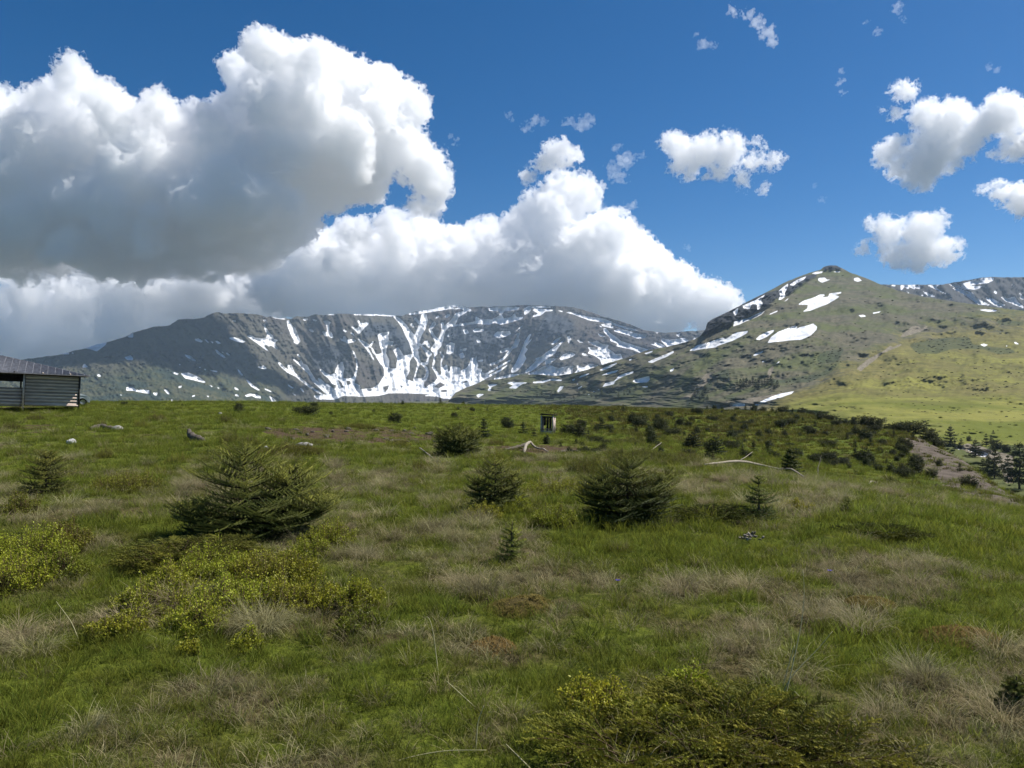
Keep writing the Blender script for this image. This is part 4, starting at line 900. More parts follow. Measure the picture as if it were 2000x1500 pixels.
def grass_mat(name, dark, light, dry, trans=0.5):
    g = G(name)
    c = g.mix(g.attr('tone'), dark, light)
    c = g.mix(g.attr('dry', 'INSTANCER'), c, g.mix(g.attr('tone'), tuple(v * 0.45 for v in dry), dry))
    r = g.attr('rnd', 'INSTANCER')
    h = g.n.new('ShaderNodeHueSaturation'); g.l.new(c, h.inputs['Color'])
    g.set(h.inputs['Value'], g.ramp(r, 0, 1, 0.65, 1.35)); g.set(h.inputs['Hue'], g.ramp(g.math('FRACT', g.math('MULTIPLY', r, 5.7)), 0, 1, 0.482, 0.515))
    g.color(h.outputs[0]); g.rough(0.6); g.spec(0.15)
    tr = g.n.new('ShaderNodeBsdfTranslucent'); g.l.new(h.outputs[0], tr.inputs[0])
    mx = g.n.new('ShaderNodeMixShader'); mx.inputs[0].default_value = trans
    g.l.new(g.b.outputs[0], mx.inputs[1]); g.l.new(tr.outputs[0], mx.inputs[2]); g.l.new(mx.outputs[0], g.out.inputs[0])
    return g.m
def scatter(name, meshes, mat, pts, rot, scl, dry, label, tilt=None):
    coll = bpy.data.collections.new(name + ' tufts')
    for k, me in enumerate(meshes):
        me.materials.append(mat)
        coll.objects.link(bpy.data.objects.new('%s_tuft_%02d' % (name, k), me))
    me = bpy.data.meshes.new(name)
    me.vertices.add(len(pts)); me.vertices.foreach_set('co', np.asarray(pts, np.float32).ravel())
    o = bpy.data.objects.new(name, me); COL.objects.link(o)
    fattr(o, 'rot', rot); fattr(o, 'scl', scl); fattr(o, 'dry', dry); fattr(o, 'rnd', rng.rand(len(pts)))
    a = me.attributes.new('idx', 'INT', 'POINT'); a.data.foreach_set('value', rng.randint(0, len(meshes), len(pts)).astype(np.int32))
    ng = bpy.data.node_groups.new(name, 'GeometryNodeTree')
    ng.interface.new_socket('Geometry', in_out='INPUT', socket_type='NodeSocketGeometry')
    ng.interface.new_socket('Geometry', in_out='OUTPUT', socket_type='NodeSocketGeometry')
    N, L = ng.nodes, ng.links
    gi = N.new('NodeGroupInput'); go = N.new('NodeGroupOutput')
    ci = N.new('GeometryNodeCollectionInfo'); ci.inputs['Collection'].default_value = coll
    ci.inputs['Separate Children'].default_value = True; ci.inputs['Reset Children'].default_value = True
    ip = N.new('GeometryNodeInstanceOnPoints'); ip.inputs['Pick Instance'].default_value = True
    def named(n_, typ):
        x = N.new('GeometryNodeInputNamedAttribute'); x.data_type = typ; x.inputs['Name'].default_value = n_; return x.outputs[0]
    cx = N.new('ShaderNodeCombineXYZ'); L.new(named('rot', 'FLOAT'), cx.inputs[2])
    L.new(gi.outputs[0], ip.inputs['Points']); L.new(ci.outputs[0], ip.inputs['Instance'])
    L.new(named('idx', 'INT'), ip.inputs['Instance Index']); L.new(cx.outputs[0], ip.inputs['Rotation']); L.new(named('scl', 'FLOAT'), ip.inputs['Scale'])
    L.new(ip.outputs[0], go.inputs[0])
    md = o.modifiers.new('tufts', 'NODES'); md.node_group = ng
    return tag(o, label, 'grass', kind='stuff')
def wedge(y0, y1, dens, margin=1.3):
    out = []
    n = int(0.675 * margin * (y1 * y1 - y0 * y0) * dens)
    y = np.sqrt(rng.uniform(y0 * y0, y1 * y1, n)); x = (rng.rand(n) * 2 - 1) * 0.675 * margin * y
    if y0 < 5:                       # carry the turf on beside and behind the viewer
        m_ = int(dens * 7.0 * (y1 - y0 + 1.5) * 0.6); x2 = rng.uniform(0.6, 4.8, m_) * rng.choice([-1, 1], m_); y2 = rng.uniform(y0 - 1.5, y1, m_)
        x2 = x2 + np.sign(x2) * 0.675 * margin * np.maximum(y2, 0) * 0.85; x = np.concatenate([x, x2]); y = np.concatenate([y, y2])
    return x, y
def seen_(x, y):
    px = 1000 + F * x / np.maximum(y, 0.3)
    lim = np.interp(px, [-900, 1500, 1600, 1700, 1800, 1900, 2000, 2300], [112, 112, 108, 84, 66, 50, 34, 22])
    return y < lim
# green grass
bands = [(2.3, 4.5, 260, 0.8), (4.5, 8, 150, 1.0), (8, 14, 70, 1.35), (14, 24, 30, 1.9), (24, 45, 9, 2.6), (45, 113, 2.4, 3.4)]
GX, GY, GS = [], [], []
for y0, y1, dn, sc in bands:
    x, y = wedge(y0, y1, dn); GX.append(x); GY.append(y); GS.append(sc * rng.uniform(0.6, 1.25, len(x)))
GX, GY, GS = map(np.concatenate, (GX, GY, GS))
ok = seen_(GX, GY); GX, GY, GS = GX[ok], GY[ok], GS[ok]
dr_ = dryness(GX, GY)
gz = Zg(GX, GY); px_, py_ = gpix(GX, GY, gz)
bald = np.maximum(sample(soil_r, px_, py_) * (py_ < 1000), sample(bare_r, px_, py_) * (py_ < 1010))
keep = (rng.rand(len(GX)) < np.clip(1.2 - 0.65 * dr_, 0.3, 1)) & (rng.rand(len(GX)) > bald * 0.75)
far_s = np.clip(1.0 - (GY - 14) / 120, 0.35, 1) 
m_green = grass_mat('grass blades', (0.034, 0.045, 0.006), (0.25, 0.285, 0.038), (0.38, 0.345, 0.16))
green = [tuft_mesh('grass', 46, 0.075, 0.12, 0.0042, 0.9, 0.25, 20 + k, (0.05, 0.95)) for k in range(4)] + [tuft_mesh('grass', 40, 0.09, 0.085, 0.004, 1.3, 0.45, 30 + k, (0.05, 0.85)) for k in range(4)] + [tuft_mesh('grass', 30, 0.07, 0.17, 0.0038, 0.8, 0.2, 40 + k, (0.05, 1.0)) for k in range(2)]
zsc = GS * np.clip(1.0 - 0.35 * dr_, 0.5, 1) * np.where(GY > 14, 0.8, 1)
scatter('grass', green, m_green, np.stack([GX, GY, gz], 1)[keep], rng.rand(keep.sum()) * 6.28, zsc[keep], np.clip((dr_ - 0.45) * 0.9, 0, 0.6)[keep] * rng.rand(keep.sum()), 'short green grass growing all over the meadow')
# bleached tussock grass
GX, GY, GS = [], [], []
for y0, y1, dn, sc in [(2.3, 4.5, 120, 0.85), (4.5, 8, 80, 1.0), (8, 14, 36, 1.3), (14, 24, 14, 1.8), (24, 45, 3.0, 2.4)]:
    x, y = wedge(y0, y1, dn); GX.append(x); GY.append(y); GS.append(sc * rng.uniform(0.55, 1.3, len(x)))
GX, GY, GS = map(np.concatenate, (GX, GY, GS))
ok = seen_(GX, GY); GX, GY, GS = GX[ok], GY[ok], GS[ok]
dr_ = dryness(GX, GY); gz = Zg(GX, GY); px_, py_ = gpix(GX, GY, gz)
bald = np.maximum(sample(soil_r, px_, py_) * (py_ < 1000), sample(bare_r, px_, py_) * (py_ < 1010))
keep = (rng.rand(len(GX)) < np.clip((dr_ - 0.25) * 1.35, 0.05, 0.8)) & (rng.rand(len(GX)) > bald * 1.3) & (rng.rand(len(GX)) > 0.75 * heathness(px_, GY))
m_dry = grass_mat('bleached grass', (0.07, 0.058, 0.018), (0.45, 0.4, 0.2), (0.47, 0.41, 0.225), 0.4)
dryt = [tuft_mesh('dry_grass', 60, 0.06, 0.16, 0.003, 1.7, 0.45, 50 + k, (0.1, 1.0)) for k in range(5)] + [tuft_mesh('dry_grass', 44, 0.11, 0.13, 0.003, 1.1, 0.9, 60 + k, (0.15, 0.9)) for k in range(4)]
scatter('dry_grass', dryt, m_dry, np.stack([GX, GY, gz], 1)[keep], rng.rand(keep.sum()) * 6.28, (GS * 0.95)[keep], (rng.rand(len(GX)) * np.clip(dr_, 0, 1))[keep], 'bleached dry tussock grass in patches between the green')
# big arching tussocks in the dry parts
x, y = wedge(2.4, 20, 5.5); dr_ = dryness(x, y)
keep = rng.rand(len(x)) < np.clip((dr_ - 0.28) * 1.7, 0.02, 0.9)
x, y, dr_ = x[keep], y[keep], dr_[keep]
tus = [tuft_mesh('tussock', 330, 0.085, 0.24, 0.0026, 1.75, 0.55, 90 + k, (0.0, 1.0), 5) for k in range(4)] + [tuft_mesh('tussock', 240, 0.13, 0.17, 0.0028, 1.5, 1.1, 95 + k, (0.05, 0.95), 5) for k in range(3)]
scatter('tussock_grass', tus, m_dry, np.stack([x, y, Zg(x, y)], 1), rng.rand(len(x)) * 6.28, rng.uniform(0.7, 1.35, len(x)), rng.rand(len(x)), 'arching bleached grass tussocks')
# short sward filling the gaps close by
x, y = wedge(2.3, 9, 190); dr_ = dryness(x, y)
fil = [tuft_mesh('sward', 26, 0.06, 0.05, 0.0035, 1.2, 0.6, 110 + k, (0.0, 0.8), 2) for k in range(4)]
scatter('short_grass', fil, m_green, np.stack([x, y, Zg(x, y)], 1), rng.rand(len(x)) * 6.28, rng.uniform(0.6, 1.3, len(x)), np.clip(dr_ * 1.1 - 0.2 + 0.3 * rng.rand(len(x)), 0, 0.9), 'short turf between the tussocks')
# low heath cover on the far slope
x, y = wedge(16, 100, 3.2, 1.15)
ok = seen_(x, y); x, y = x[ok], y[ok]; z = Zg(x, y); px_, py_ = gpix(x, y, z)
keep = rng.rand(len(x)) < heathness(px_, y) * (0.25 + 0.9 * (fbm2(x / 3.0, y / 3.0, 3, 0.5, 133) > -0.05)) * (1 - 0.9 * sample(bare_r, px_, py_))
m_heath = grass_mat('heath sprigs', (0.045, 0.054, 0.01), (0.2, 0.2, 0.034), (0.2, 0.165, 0.04), 0.2)
heath_t = [tuft_mesh('heath', 60, 0.16, 0.16, 0.02, 0.6, 0.5, 70 + k, (0.0, 1.0), 2) for k in range(4)]
scatter('undergrowth', heath_t, m_heath, np.stack([x, y, z], 1)[keep], rng.rand(keep.sum()) * 6.28, (rng.uniform(0.7, 1.7, len(x)) * np.clip(y / 45, 0.8, 1.6))[keep], rng.rand(keep.sum()), 'low brownish heath covering the far slope')
# scrub on the sunlit hillside, too much to count
pxs_ = rng.uniform(1000, 2300, 9000); pys_ = rng.uniform(530, 868, 9000)
top_ = np.interp(pxs_, *np.array(HILL_RIDGE).T)
ok = (pys_ > top_ + 8) & (pys_ < np.where(pxs_ < 1480, 790, 868))
dens_ = 0.06 + 0.9 * sample(hill_scrub, pxs_, pys_) + 0.28 * (fbm2(pxs_ / 60, pys_ / 25, 3, 0.5, 151) > 0.05) * sstep(700, 760, pys_ + (pxs_ - 1500) * 0.05)
ok &= (rng.rand(9000) < dens_) & (sample(hill_snow, pxs_, pys_) < 0.2) & (sample(hill_bare, pxs_, pys_) < 0.4)
pxs_, pys_ = pxs_[ok], pys_[ok]
d_ = hill_depth(pxs_, pys_)
pts_ = np.stack([(pxs_ - 1000) / F * d_, d_, EYE + (750 - pys_) / F * d_ - 0.1], 1)
m_scrub = grass_mat('hill scrub', (0.026, 0.032, 0.013), (0.085, 0.09, 0.034), (0.10, 0.085, 0.04), 0.1)
scr = [tuft_mesh('scrub', 90, 0.8, 0.75, 0.16, 0.7, 0.7, 80 + k, (0.0, 1.0), 2) for k in range(4)]
scatter('scrub', scr, m_scrub, pts_, rng.rand(len(pts_)) * 6.28, np.clip(d_ / 500, 0.5, 2.6) * rng.uniform(0.5, 1.1, len(d_)), rng.rand(len(d_)), 'low dark scrub speckling the sunlit hillside')

# ------------------------------------------------------------------ hut, frame hut, car, wood, stones
def wood_mat(name, a, b, scale=(1, 1, 1), grain=30):
    g = G(name); o = g.obj()
    n = g.noise(g.mapping(o, (scale[0] * 1.2, scale[1] * 1.2, scale[2] * 1.2)), grain, 6, 0.65)
    t = g.attr('tone')
    c = g.mix(g.ramp(n, 0.3, 0.7), a, b)
    h = g.n.new('ShaderNodeHueSaturation'); g.l.new(c, h.inputs['Color']); g.set(h.inputs['Value'], g.ramp(t, 0, 1, 0.5, 1.5))
    g.color(h.outputs[0]); g.rough(0.9); g.spec(0.1); g.bump(n, 0.4, 0.01)
    return g.m
M_PLANK = wood_mat('weathered boards', (0.3, 0.235, 0.195), (0.56, 0.455, 0.385), (0.08, 1, 1), 14)
M_BEAM = wood_mat('dark beams', (0.04, 0.035, 0.03), (0.09, 0.08, 0.07), (1, 1, 0.2), 12)
M_TIN = wood_mat('weathered roof sheet', (0.115, 0.118, 0.13), (0.2, 0.205, 0.225), (1, 0.15, 1), 6)
M_PALE = wood_mat('bleached wood', (0.19, 0.16, 0.12), (0.42, 0.365, 0.29), (1, 1, 1), 25)
M_GREY = wood_mat('grey dead wood', (0.05, 0.042, 0.035), (0.16, 0.135, 0.105), (1, 1, 1), 18)
M_STONE = wood_mat('stone', (0.2, 0.19, 0.17), (0.36, 0.34, 0.31), (1, 1, 1), 9)
M_WSTONE = wood_mat('white stone', (0.36, 0.35, 0.33), (0.62, 0.61, 0.58), (1, 1, 1), 12)

K = 51.0 / F
hut = empty('shepherd_hut', ((152 - 1000) * K, 51.0, -0.06))
hut.rotation_euler = (0, R(2.6), R(31))
tag(hut, 'old grey plank hut with a sheet roof and open porch at the left border', 'hut')
WL, DEP, HT = 14.0, 9.5, 2.18
def boards(name, x0, x1, z0, z1, y, t, n, parent, seed, along='x', xs=0.0):
    m = MB(); rs = np.random.RandomState(seed); hgt = (z1 - z0) / n
    for k in range(n):
        zc = z0 + hgt * (k + 0.5); tilt = rs.normal(0, 0.002)
        tk = t * (1 + 0.35 * (k % 2)) ; hh = hgt * 0.99
        cy = y - (0.006 if k % 2 else 0) + rs.normal(0, 0.003)
        if along == 'x': m.box(((x0 + x1) / 2, cy, zc), (x1 - x0 - rs.rand() * 0.03, tk, hh), Matrix.Rotation(tilt, 3, 'Y'), (0.75 if k % 2 else 0.2) + 0.2 * rs.rand())
        else: m.box((xs, (x0 + x1) / 2, zc), (tk, x1 - x0, hh), None, 0.25 + 0.5 * rs.rand())
    return m.build(name, M_PLANK, parent)
boards('front_wall', -3.05, 0, 0.12, HT - 0.06, 0, 0.05, 19, hut, 1)
boards('porch_wall', -WL, -3.08, 0.05, 1.28, 0.08, 0.05, 11, hut, 2)
boards('side_wall', 0.05, DEP, 0.12, HT - 0.06, 0, 0.05, 15, hut, 3, 'y', -0.03)
boards('inner_wall', 0.05, DEP, 0.12, HT - 0.06, 0, 0.05, 12, hut, 6, 'y', -3.1)
boards('back_wall', -3.05, 0, 0.12, HT - 0.06, DEP, 0.05, 15, hut, 4)
boards('back_rail', -WL, -3.6, 0.05, 1.2, DEP, 0.05, 8, hut, 5)
m = MB(); m.box((-WL / 2, DEP, HT - 0.23), (WL - 0.2, 0.05, 0.55), None, 0.3); m.build('back_board', M_BEAM, hut)
m = MB(); m.box((-1.5, -0.035, 0.2), (3.0, 0.06, 0.07), None, 0.8); m.build('sill_board', M_PLANK, hut)
for px_h, yy_ in ((-3.12, 0.0), (-7.2, 0.0), (-10.6, 0.0), (-WL, 0.0), (0.03, 0.02), (0.03, DEP), (-3.6, DEP), (-7.2, DEP), (-10.6, DEP)):
    m = MB(); m.box((px_h, yy_ - 0.02, HT / 2 - 0.1), (0.11, 0.12, HT + 0.2), None, 0.75 if px_h == -3.12 else 0.4); m.build('post', M_PLANK if px_h == -3.12 else M_BEAM, hut)
m = MB(); m.box((-WL / 2, 0.02, HT + 0.02), (WL, 0.14, 0.14), None, 0.4); m.box((-WL / 2, DEP - 0.02, HT + 0.02), (WL, 0.14, 0.14), None, 0.4); m.box((0.0, DEP / 2, HT + 0.02), (0.14, DEP, 0.14), None, 0.4); m.build('wall_plate', M_BEAM, hut)
for k in range(9):
    m = MB(); m.box((-0.55 - 1.55 * k, -0.18, HT + 0.1), (0.09, 0.75, 0.09), None, 0.9 if k < 2 else 0.4); m.build('rafter_end', M_PLANK if k < 2 else M_BEAM, hut)
# hipped roof of sheets with raised seams
ov = 0.62; x0r, x1r, y0r, y1r = -WL - ov, ov, -0.5, DEP + 0.5; ze = HT + 0.02; rise = 1.2; hw = (y1r - y0r) / 2
rA, rB = (x1r - hw, (y0r + y1r) / 2, ze + rise), (x0r + hw, (y0r + y1r) / 2, ze + rise)
def roof_face(poly, updir, name):
    m = MB(); V = np.array(poly); nrm = np.cross(V[1] - V[0], V[2] - V[0]); nrm = nrm / np.linalg.norm(nrm)
    if nrm[2] < 0: nrm = -nrm
    k = len(V); VV = np.concatenate([V + nrm * 0.04, V])
    q = [(i_, (i_ + 1) % k, k + (i_ + 1) % k, k + i_) for i_ in range(k)]
    if k == 4: m.add(VV, q + [(0, 1, 2, 3), (7, 6, 5, 4)], None, 0.5)
    else: m.add(VV, q, [(0, 1, 2), (5, 4, 3)], 0.5)
    # seams running up the slope
    e0, e1 = V[0], V[1]; L_ = np.linalg.norm(e1 - e0); eu = (e1 - e0) / L_; up = np.cross(nrm, eu); up = up if up[2] > 0 else -up
    hmax = ((V[2] - e0) @ up)
    rs = np.random.RandomState(5)
    for s in np.arange(0.18, L_, 0.42):
        a = ((V[-1] - e0) @ eu) if k == 4 else ((V[2] - e0) @ eu)
        b = L_ - ((V[2] - e0) @ eu)
        h_ = hmax * min(1.0, s / max(a, 1e-3), (L_ - s) / max(b, 1e-3))
        p0 = e0 + eu * s + nrm * 0.05; p1 = p0 + up * h_
        w = eu * 0.02
        m.add(np.array([p0 - w, p0 + w, p1 + w, p1 - w, p0 - w * 0.6 + nrm * 0.006, p0 + w * 0.6 + nrm * 0.006, p1 + w * 0.6 + nrm * 0.006, p1 - w * 0.6 + nrm * 0.006]), [(4, 5, 6, 7), (0, 1, 5, 4), (1, 2, 6, 5), (3, 0, 4, 7)], None, 0.42 + 0.16 * rs.rand())
    return m.build(name, M_TIN, hut)
c00, c10, c11, c01 = (x0r, y0r, ze), (x1r, y0r, ze), (x1r, y1r, ze), (x0r, y1r, ze)
roof_face([c00, c10, rA, rB], None, 'roof'); roof_face([c10, c11, rA], None, 'roof'); roof_face([c11, c01, rB, rA], None, 'roof'); roof_face([c01, c00, rB], None, 'roof')

# car half hidden behind the hut corner
g = G('pale car paint'); g.color((0.42, 0.47, 0.47)); g.rough(0.35); g.spec(0.4); M_CAR = g.m
g = G('tyre rubber'); g.color((0.02, 0.02, 0.021)); g.rough(0.8); M_TYRE = g.m
g = G('wheel metal'); g.color((0.45, 0.46, 0.48)); g.rough(0.35); g.b.inputs['Metallic'].default_value = 0.7; M_RIM = g.m
g = G('car glass'); g.color((0.02, 0.025, 0.03)); g.rough(0.08); g.spec(0.5); M_GLASS = g.m
car = empty('parked_car', ((164 - 1000) / F * 63.0, 63.0, float(Zg((164 - 1000) / F * 63.0, 63.0)) + 0.02), R(31))
tag(car, 'pale car parked behind the hut corner, only a wheel and wing showing', 'car')
prof_ = [(0.42, 0.22), (0.45, 0.5), (0.4, 0.68), (0.25, 0.78), (-0.75, 0.86), (-1.25, 1.38), (-2.6, 1.42), (-3.3, 0.95), (-3.55, 0.85), (-3.6, 0.3), (-3.4, 0.2)]
arc = lambda cx: [(cx + 0.34 * math.cos(t), 0.27 + 0.34 * math.sin(t)) for t in np.linspace(math.pi, 0, 9)]
outl = prof_ + arc(-2.75) + arc(-0.08)
def extr(pts, y0, y1, taper=0.0):
    n = len(pts)
    A = [(x, y0 + (taper if z > 0.9 else 0), z) for x, z in pts]; B = [(x, y1 - (taper if z > 0.9 else 0), z) for x, z in pts]
    return np.array(A + B), [(i_, (i_ + 1) % n, n + (i_ + 1) % n, n + i_) for i_ in range(n)]
import bmesh
def ngon_prism(name, pts, y0, y1, mat, parent, taper=0.0, bevel=0.0):
    V, q = extr(pts, y0, y1, taper); n = len(pts)
    me = bpy.data.meshes.new(name); bm = bmesh.new()
    vs = [bm.verts.new(v) for v in V]
    for f_ in q: bm.faces.new([vs[i_] for i_ in f_])
    f1 = bm.faces.new(vs[:n]); f2 = bm.faces.new(vs[n:])
    bmesh.ops.triangulate(bm, faces=[f1, f2]); bmesh.ops.recalc_face_normals(bm, faces=bm.faces)
    bm.to_mesh(me); bm.free(); me.materials.append(mat)
    o = bpy.data.objects.new(name, me); COL.objects.link(o); o.parent = parent
    if bevel:
        b = o.modifiers.new('soft edges', 'BEVEL'); b.width = bevel; b.segments = 2; b.limit_method = 'ANGLE'
    return o
ngon_prism('body', outl, 0.0, 1.55, M_CAR, car, 0.12, 0.03)
ngon_prism('side_window', [(-0.95, 0.93), (-1.3, 1.3), (-2.5, 1.34), (-3.0, 0.95)], 0.085, 0.11, M_GLASS, car)
ngon_prism('windscreen', [(-0.76, 0.90), (-1.2, 1.34), (-1.18, 1.36), (-0.72, 0.91)], 0.2, 1.35, M_GLASS, car)
for wx in (-0.08, -2.75):
    for wy in (0.02, 1.37):
        th = np.linspace(0, 2 * math.pi, 25)[:-1]
        m = MB(); rr_ = [0.19, 0.27, 0.29, 0.29, 0.27, 0.19]; yy_ = [0.0, -0.01, 0.02, 0.15, 0.18, 0.17]
        V = np.array([(r_ * math.cos(t), y_, r_ * math.sin(t)) for r_, y_ in zip(rr_, yy_) for t in th]); ii = np.arange(144).reshape(6, 24); jj = np.roll(ii, -1, 1)
        m.add(V, np.concatenate([np.stack([ii[:-1], jj[:-1], jj[1:], ii[1:]], -1).reshape(-1, 4), np.stack([ii[-1], jj[-1], jj[0], ii[0]], -1)]))
        w = m.build('wheel', M_TYRE, car, True); w.location = (wx, wy, 0.29)
        m = MB()
        V = np.array([(0.19 * math.cos(t), 0.012, 0.19 * math.sin(t)) for t in th] + [(0.15 * math.cos(t), 0.035, 0.15 * math.sin(t)) for t in th] + [(0, 0.02, 0)])
        m.add(V, [(k, (k + 1) % 24, 24 + (k + 1) % 24, 24 + k) for k in range(24)], [(24 + k, 24 + (k + 1) % 24, 48) for k in range(24) if k % 5 != 0])
        m.build('rim', M_RIM, w)
# open wooden frame hut (an old outhouse frame)
base, d = ground_at(1070, 850)
k_ = d / F
fh = empty('wooden_frame_hut', base, R(-14)); fh.rotation_euler = (R(0), R(1.5), R(-16))
tag(fh, 'narrow open wooden frame hut with a slanted roof among the spruces', 'hut')
Wf, Hf, Df = 26 * k_, 39 * k_, 20 * k_
for sx in (-1, 1):
    for sy in (-1, 1):
        m = MB(); hh = Hf * (0.98 if sy < 0 else 0.88); m.box((sx * Wf * 0.45, sy * Df * 0.45, hh / 2 - 0.03), (Wf * 0.085, Wf * 0.085, hh), None, 0.75); m.build('post', M_PLANK, fh)
m = MB(); m.box((0, 0, Hf * 0.96), (Wf * 1.16, Df * 1.25, Wf * 0.05), Matrix.Rotation(R(-6), 3, 'X'), 0.3); m.box((-Wf * 0.1, -Df * 0.1, Hf * 0.99), (Wf * 0.7, Df * 0.8, Wf * 0.03), Matrix.Rotation(R(-6), 3, 'X') @ Matrix.Rotation(R(3), 3, 'Y'), 0.2); m.build('roof', M_BEAM, fh)
m = MB()
for q in range(3): m.box((0, -Df * 0.47, Hf * (0.04 + 0.055 * q)), (Wf * 0.82, 0.025, Hf * 0.05), None, 0.6 + 0.15 * q)
m.build('front_panel', M_PLANK, fh)
m = MB(); m.box((0, -Df * 0.47, Hf * 0.86), (Wf * 0.82, 0.03, Hf * 0.08), None, 0.35); m.build('lintel', M_BEAM, fh)
m = MB()
for q in range(4): m.box((Wf * 0.46, Df * (-0.36 + 0.22 * q), Hf * (0.44 + 0.03 * (q % 2))), (0.025, Df * 0.19, Hf * (0.8 if q != 2 else 0.5)), None, 0.4 + 0.15 * q)
m.build('side_panel', M_PLANK, fh)
m = MB()
for q in range(3): m.box((-Wf * 0.46, Df * (0.0 + 0.2 * q), Hf * 0.42), (0.025, Df * 0.17, Hf * 0.8), None, 0.4 + 0.15 * q)
m.build('side_panel', M_PLANK, fh)
m = MB()
for q in range(4): m.box((Wf * (-0.34 + 0.22 * q), Df * 0.46, Hf * (0.43 if q else 0.6)), (Wf * 0.17, 0.025, Hf * (0.8 if q else 0.4)), None, 0.3 + 0.15 * q)
m.build('back_panel', M_BEAM, fh)
m = MB(); m.box((0, 0.1 * Df, Hf * 0.24), (Wf * 0.8, Df * 0.6, 0.03), None, 0.5); m.build('seat_board', M_PLANK, fh)

def stick(name, pix, rad, mat, label, cat, lift=0.03, seg=7, group=None, twigs=()):
    """a branch or log lying along photo points on the ground: (px, py, height above ground)"""
    pts = []
    for px, py, h in pix:
        p, d = ground_at(px, py); pts.append(np.array(p) + [0, 0, lift + h])
    pts = np.array(pts); c = pts[0].copy()
    n = 14; s = np.linspace(0, 1, len(pts)); t = np.linspace(0, 1, n)
    pp = np.stack([np.interp(t, s, pts[:, q]) for q in range(3)], 1) - c
    pp[1:-1] = (pp[:-2] + 2 * pp[1:-1] + pp[2:]) / 4
    rs = np.random.RandomState(len(label)); pp += rs.normal(0, rad[0] * 0.25, pp.shape)
    m = MB(); m.tube(pp, np.interp(t, np.linspace(0, 1, len(rad)), rad) * rs.uniform(0.85, 1.15, n), seg, 0.5)
    r = empty(name, tuple(c)) if twigs else None
    if not twigs:
        o = m.build(name, mat, None, True); o.location = c; return tag(o, label, cat, group)
    tag(r, label, cat, group); m.build('stem', mat, r, True)
    for tw in twigs:
        q = []
        for px, py, h in tw:
            p, d = ground_at(px, py); q.append(np.array(p) + [0, 0, lift + h] - c)
        mm = MB(); mm.tube(np.array(q), np.linspace(rad[0] * 0.6, rad[-1] * 0.4, len(q)), 5, 0.6); mm.build('twig', mat, r, True)
    return r
stick('dead_branch', [(1376, 921, 0.05), (1405, 918, 0.1), (1445, 916, 0.14), (1490, 919, 0.12), (1520, 925, 0.1), (1545, 933, 0.14), (1570, 942, 0.06)], [0.02, 0.028, 0.032, 0.03, 0.027, 0.022, 0.014], M_PALE, 'long pale curved dead branch lying on the slope', 'branch',
      twigs=[[(1446, 916, 0.15), (1456, 914, 0.3), (1470, 911, 0.42)]])
stick('driftwood_root', [(1024, 882, 0.02), (1026, 879, 0.16), (1031, 877, 0.27), (1037, 877, 0.25), (1043, 878, 0.12), (1052, 880, 0.05), (1062, 880, 0.05), (1072, 882, 0.0)], [0.04, 0.058, 0.052, 0.045, 0.038, 0.034, 0.03, 0.018], M_PALE, 'pale twisted root arching up below the wooden frame hut', 'root', group=None)
stick('fallen_log', [(985, 880, 0.04), (1005, 877, 0.08), (1026, 875, 0.12)], [0.03, 0.055, 0.05], M_GREY, 'dark fallen log at the left of the pale twisted root', 'log')
stick('fallen_log', [(1088, 884, 0.02), (1110, 884, 0.05), (1135, 886, 0.02)], [0.05, 0.05, 0.03], M_GREY, 'thin grey log right of the pale twisted root', 'log')
stick('fallen_log', [(176, 840, 0.02), (195, 838, 0.1), (215, 839, 0.08), (226, 838, 0.05)], [0.07, 0.1, 0.09, 0.05], M_GREY, 'dark log beside a grey rock on the left meadow', 'log')
stick('dead_stick', [(820, 886, 0.12), (832, 893, 0.05), (850, 902, 0.0)], [0.02, 0.018, 0.008], M_PALE, 'pale straight stick left of the squat dark spruce', 'stick')
stick('dead_stick', [(1268, 884, 0.0), (1280, 882, 0.12), (1292, 880, 0.25)], [0.02, 0.018, 0.01], M_PALE, 'grey forked twig on the slope below the frame hut', 'stick')
stick('dead_stick', [(1262, 893, 0.0), (1285, 896, 0.05), (1312, 897, 0.03)], [0.016, 0.015, 0.01], M_PALE, 'flat grey twig under the forked twig', 'stick')
stick('dead_stick', [(1600, 945, 0.0), (1597, 935, 0.25), (1602, 930, 0.5), (1604, 928, 0.66)], [0.012, 0.01, 0.006, 0.004], M_GREY, 'thin bare twig standing right of the long branch', 'stick')
stick('dead_stick', [(1695, 952, 0.02), (1703, 948, 0.05), (1712, 949, 0.02)], [0.02, 0.03, 0.015], M_PALE, 'short white stick on the grass of the right slope', 'stick')
stick('dead_stick', [(760, 866, 0.02), (782, 864, 0.05), (800, 865, 0.02)], [0.05, 0.06, 0.03], M_GREY, 'grey stick lying at the front of the red soil', 'stick')
stick('tree_stump', [(368, 860, 0.28), (372, 862, 0.12), (378, 864, 0.08), (388, 865, 0.06), (397, 866, 0.05)], [0.05, 0.09, 0.13, 0.12, 0.07], M_GREY, 'grey upturned stump on the left meadow', 'stump')

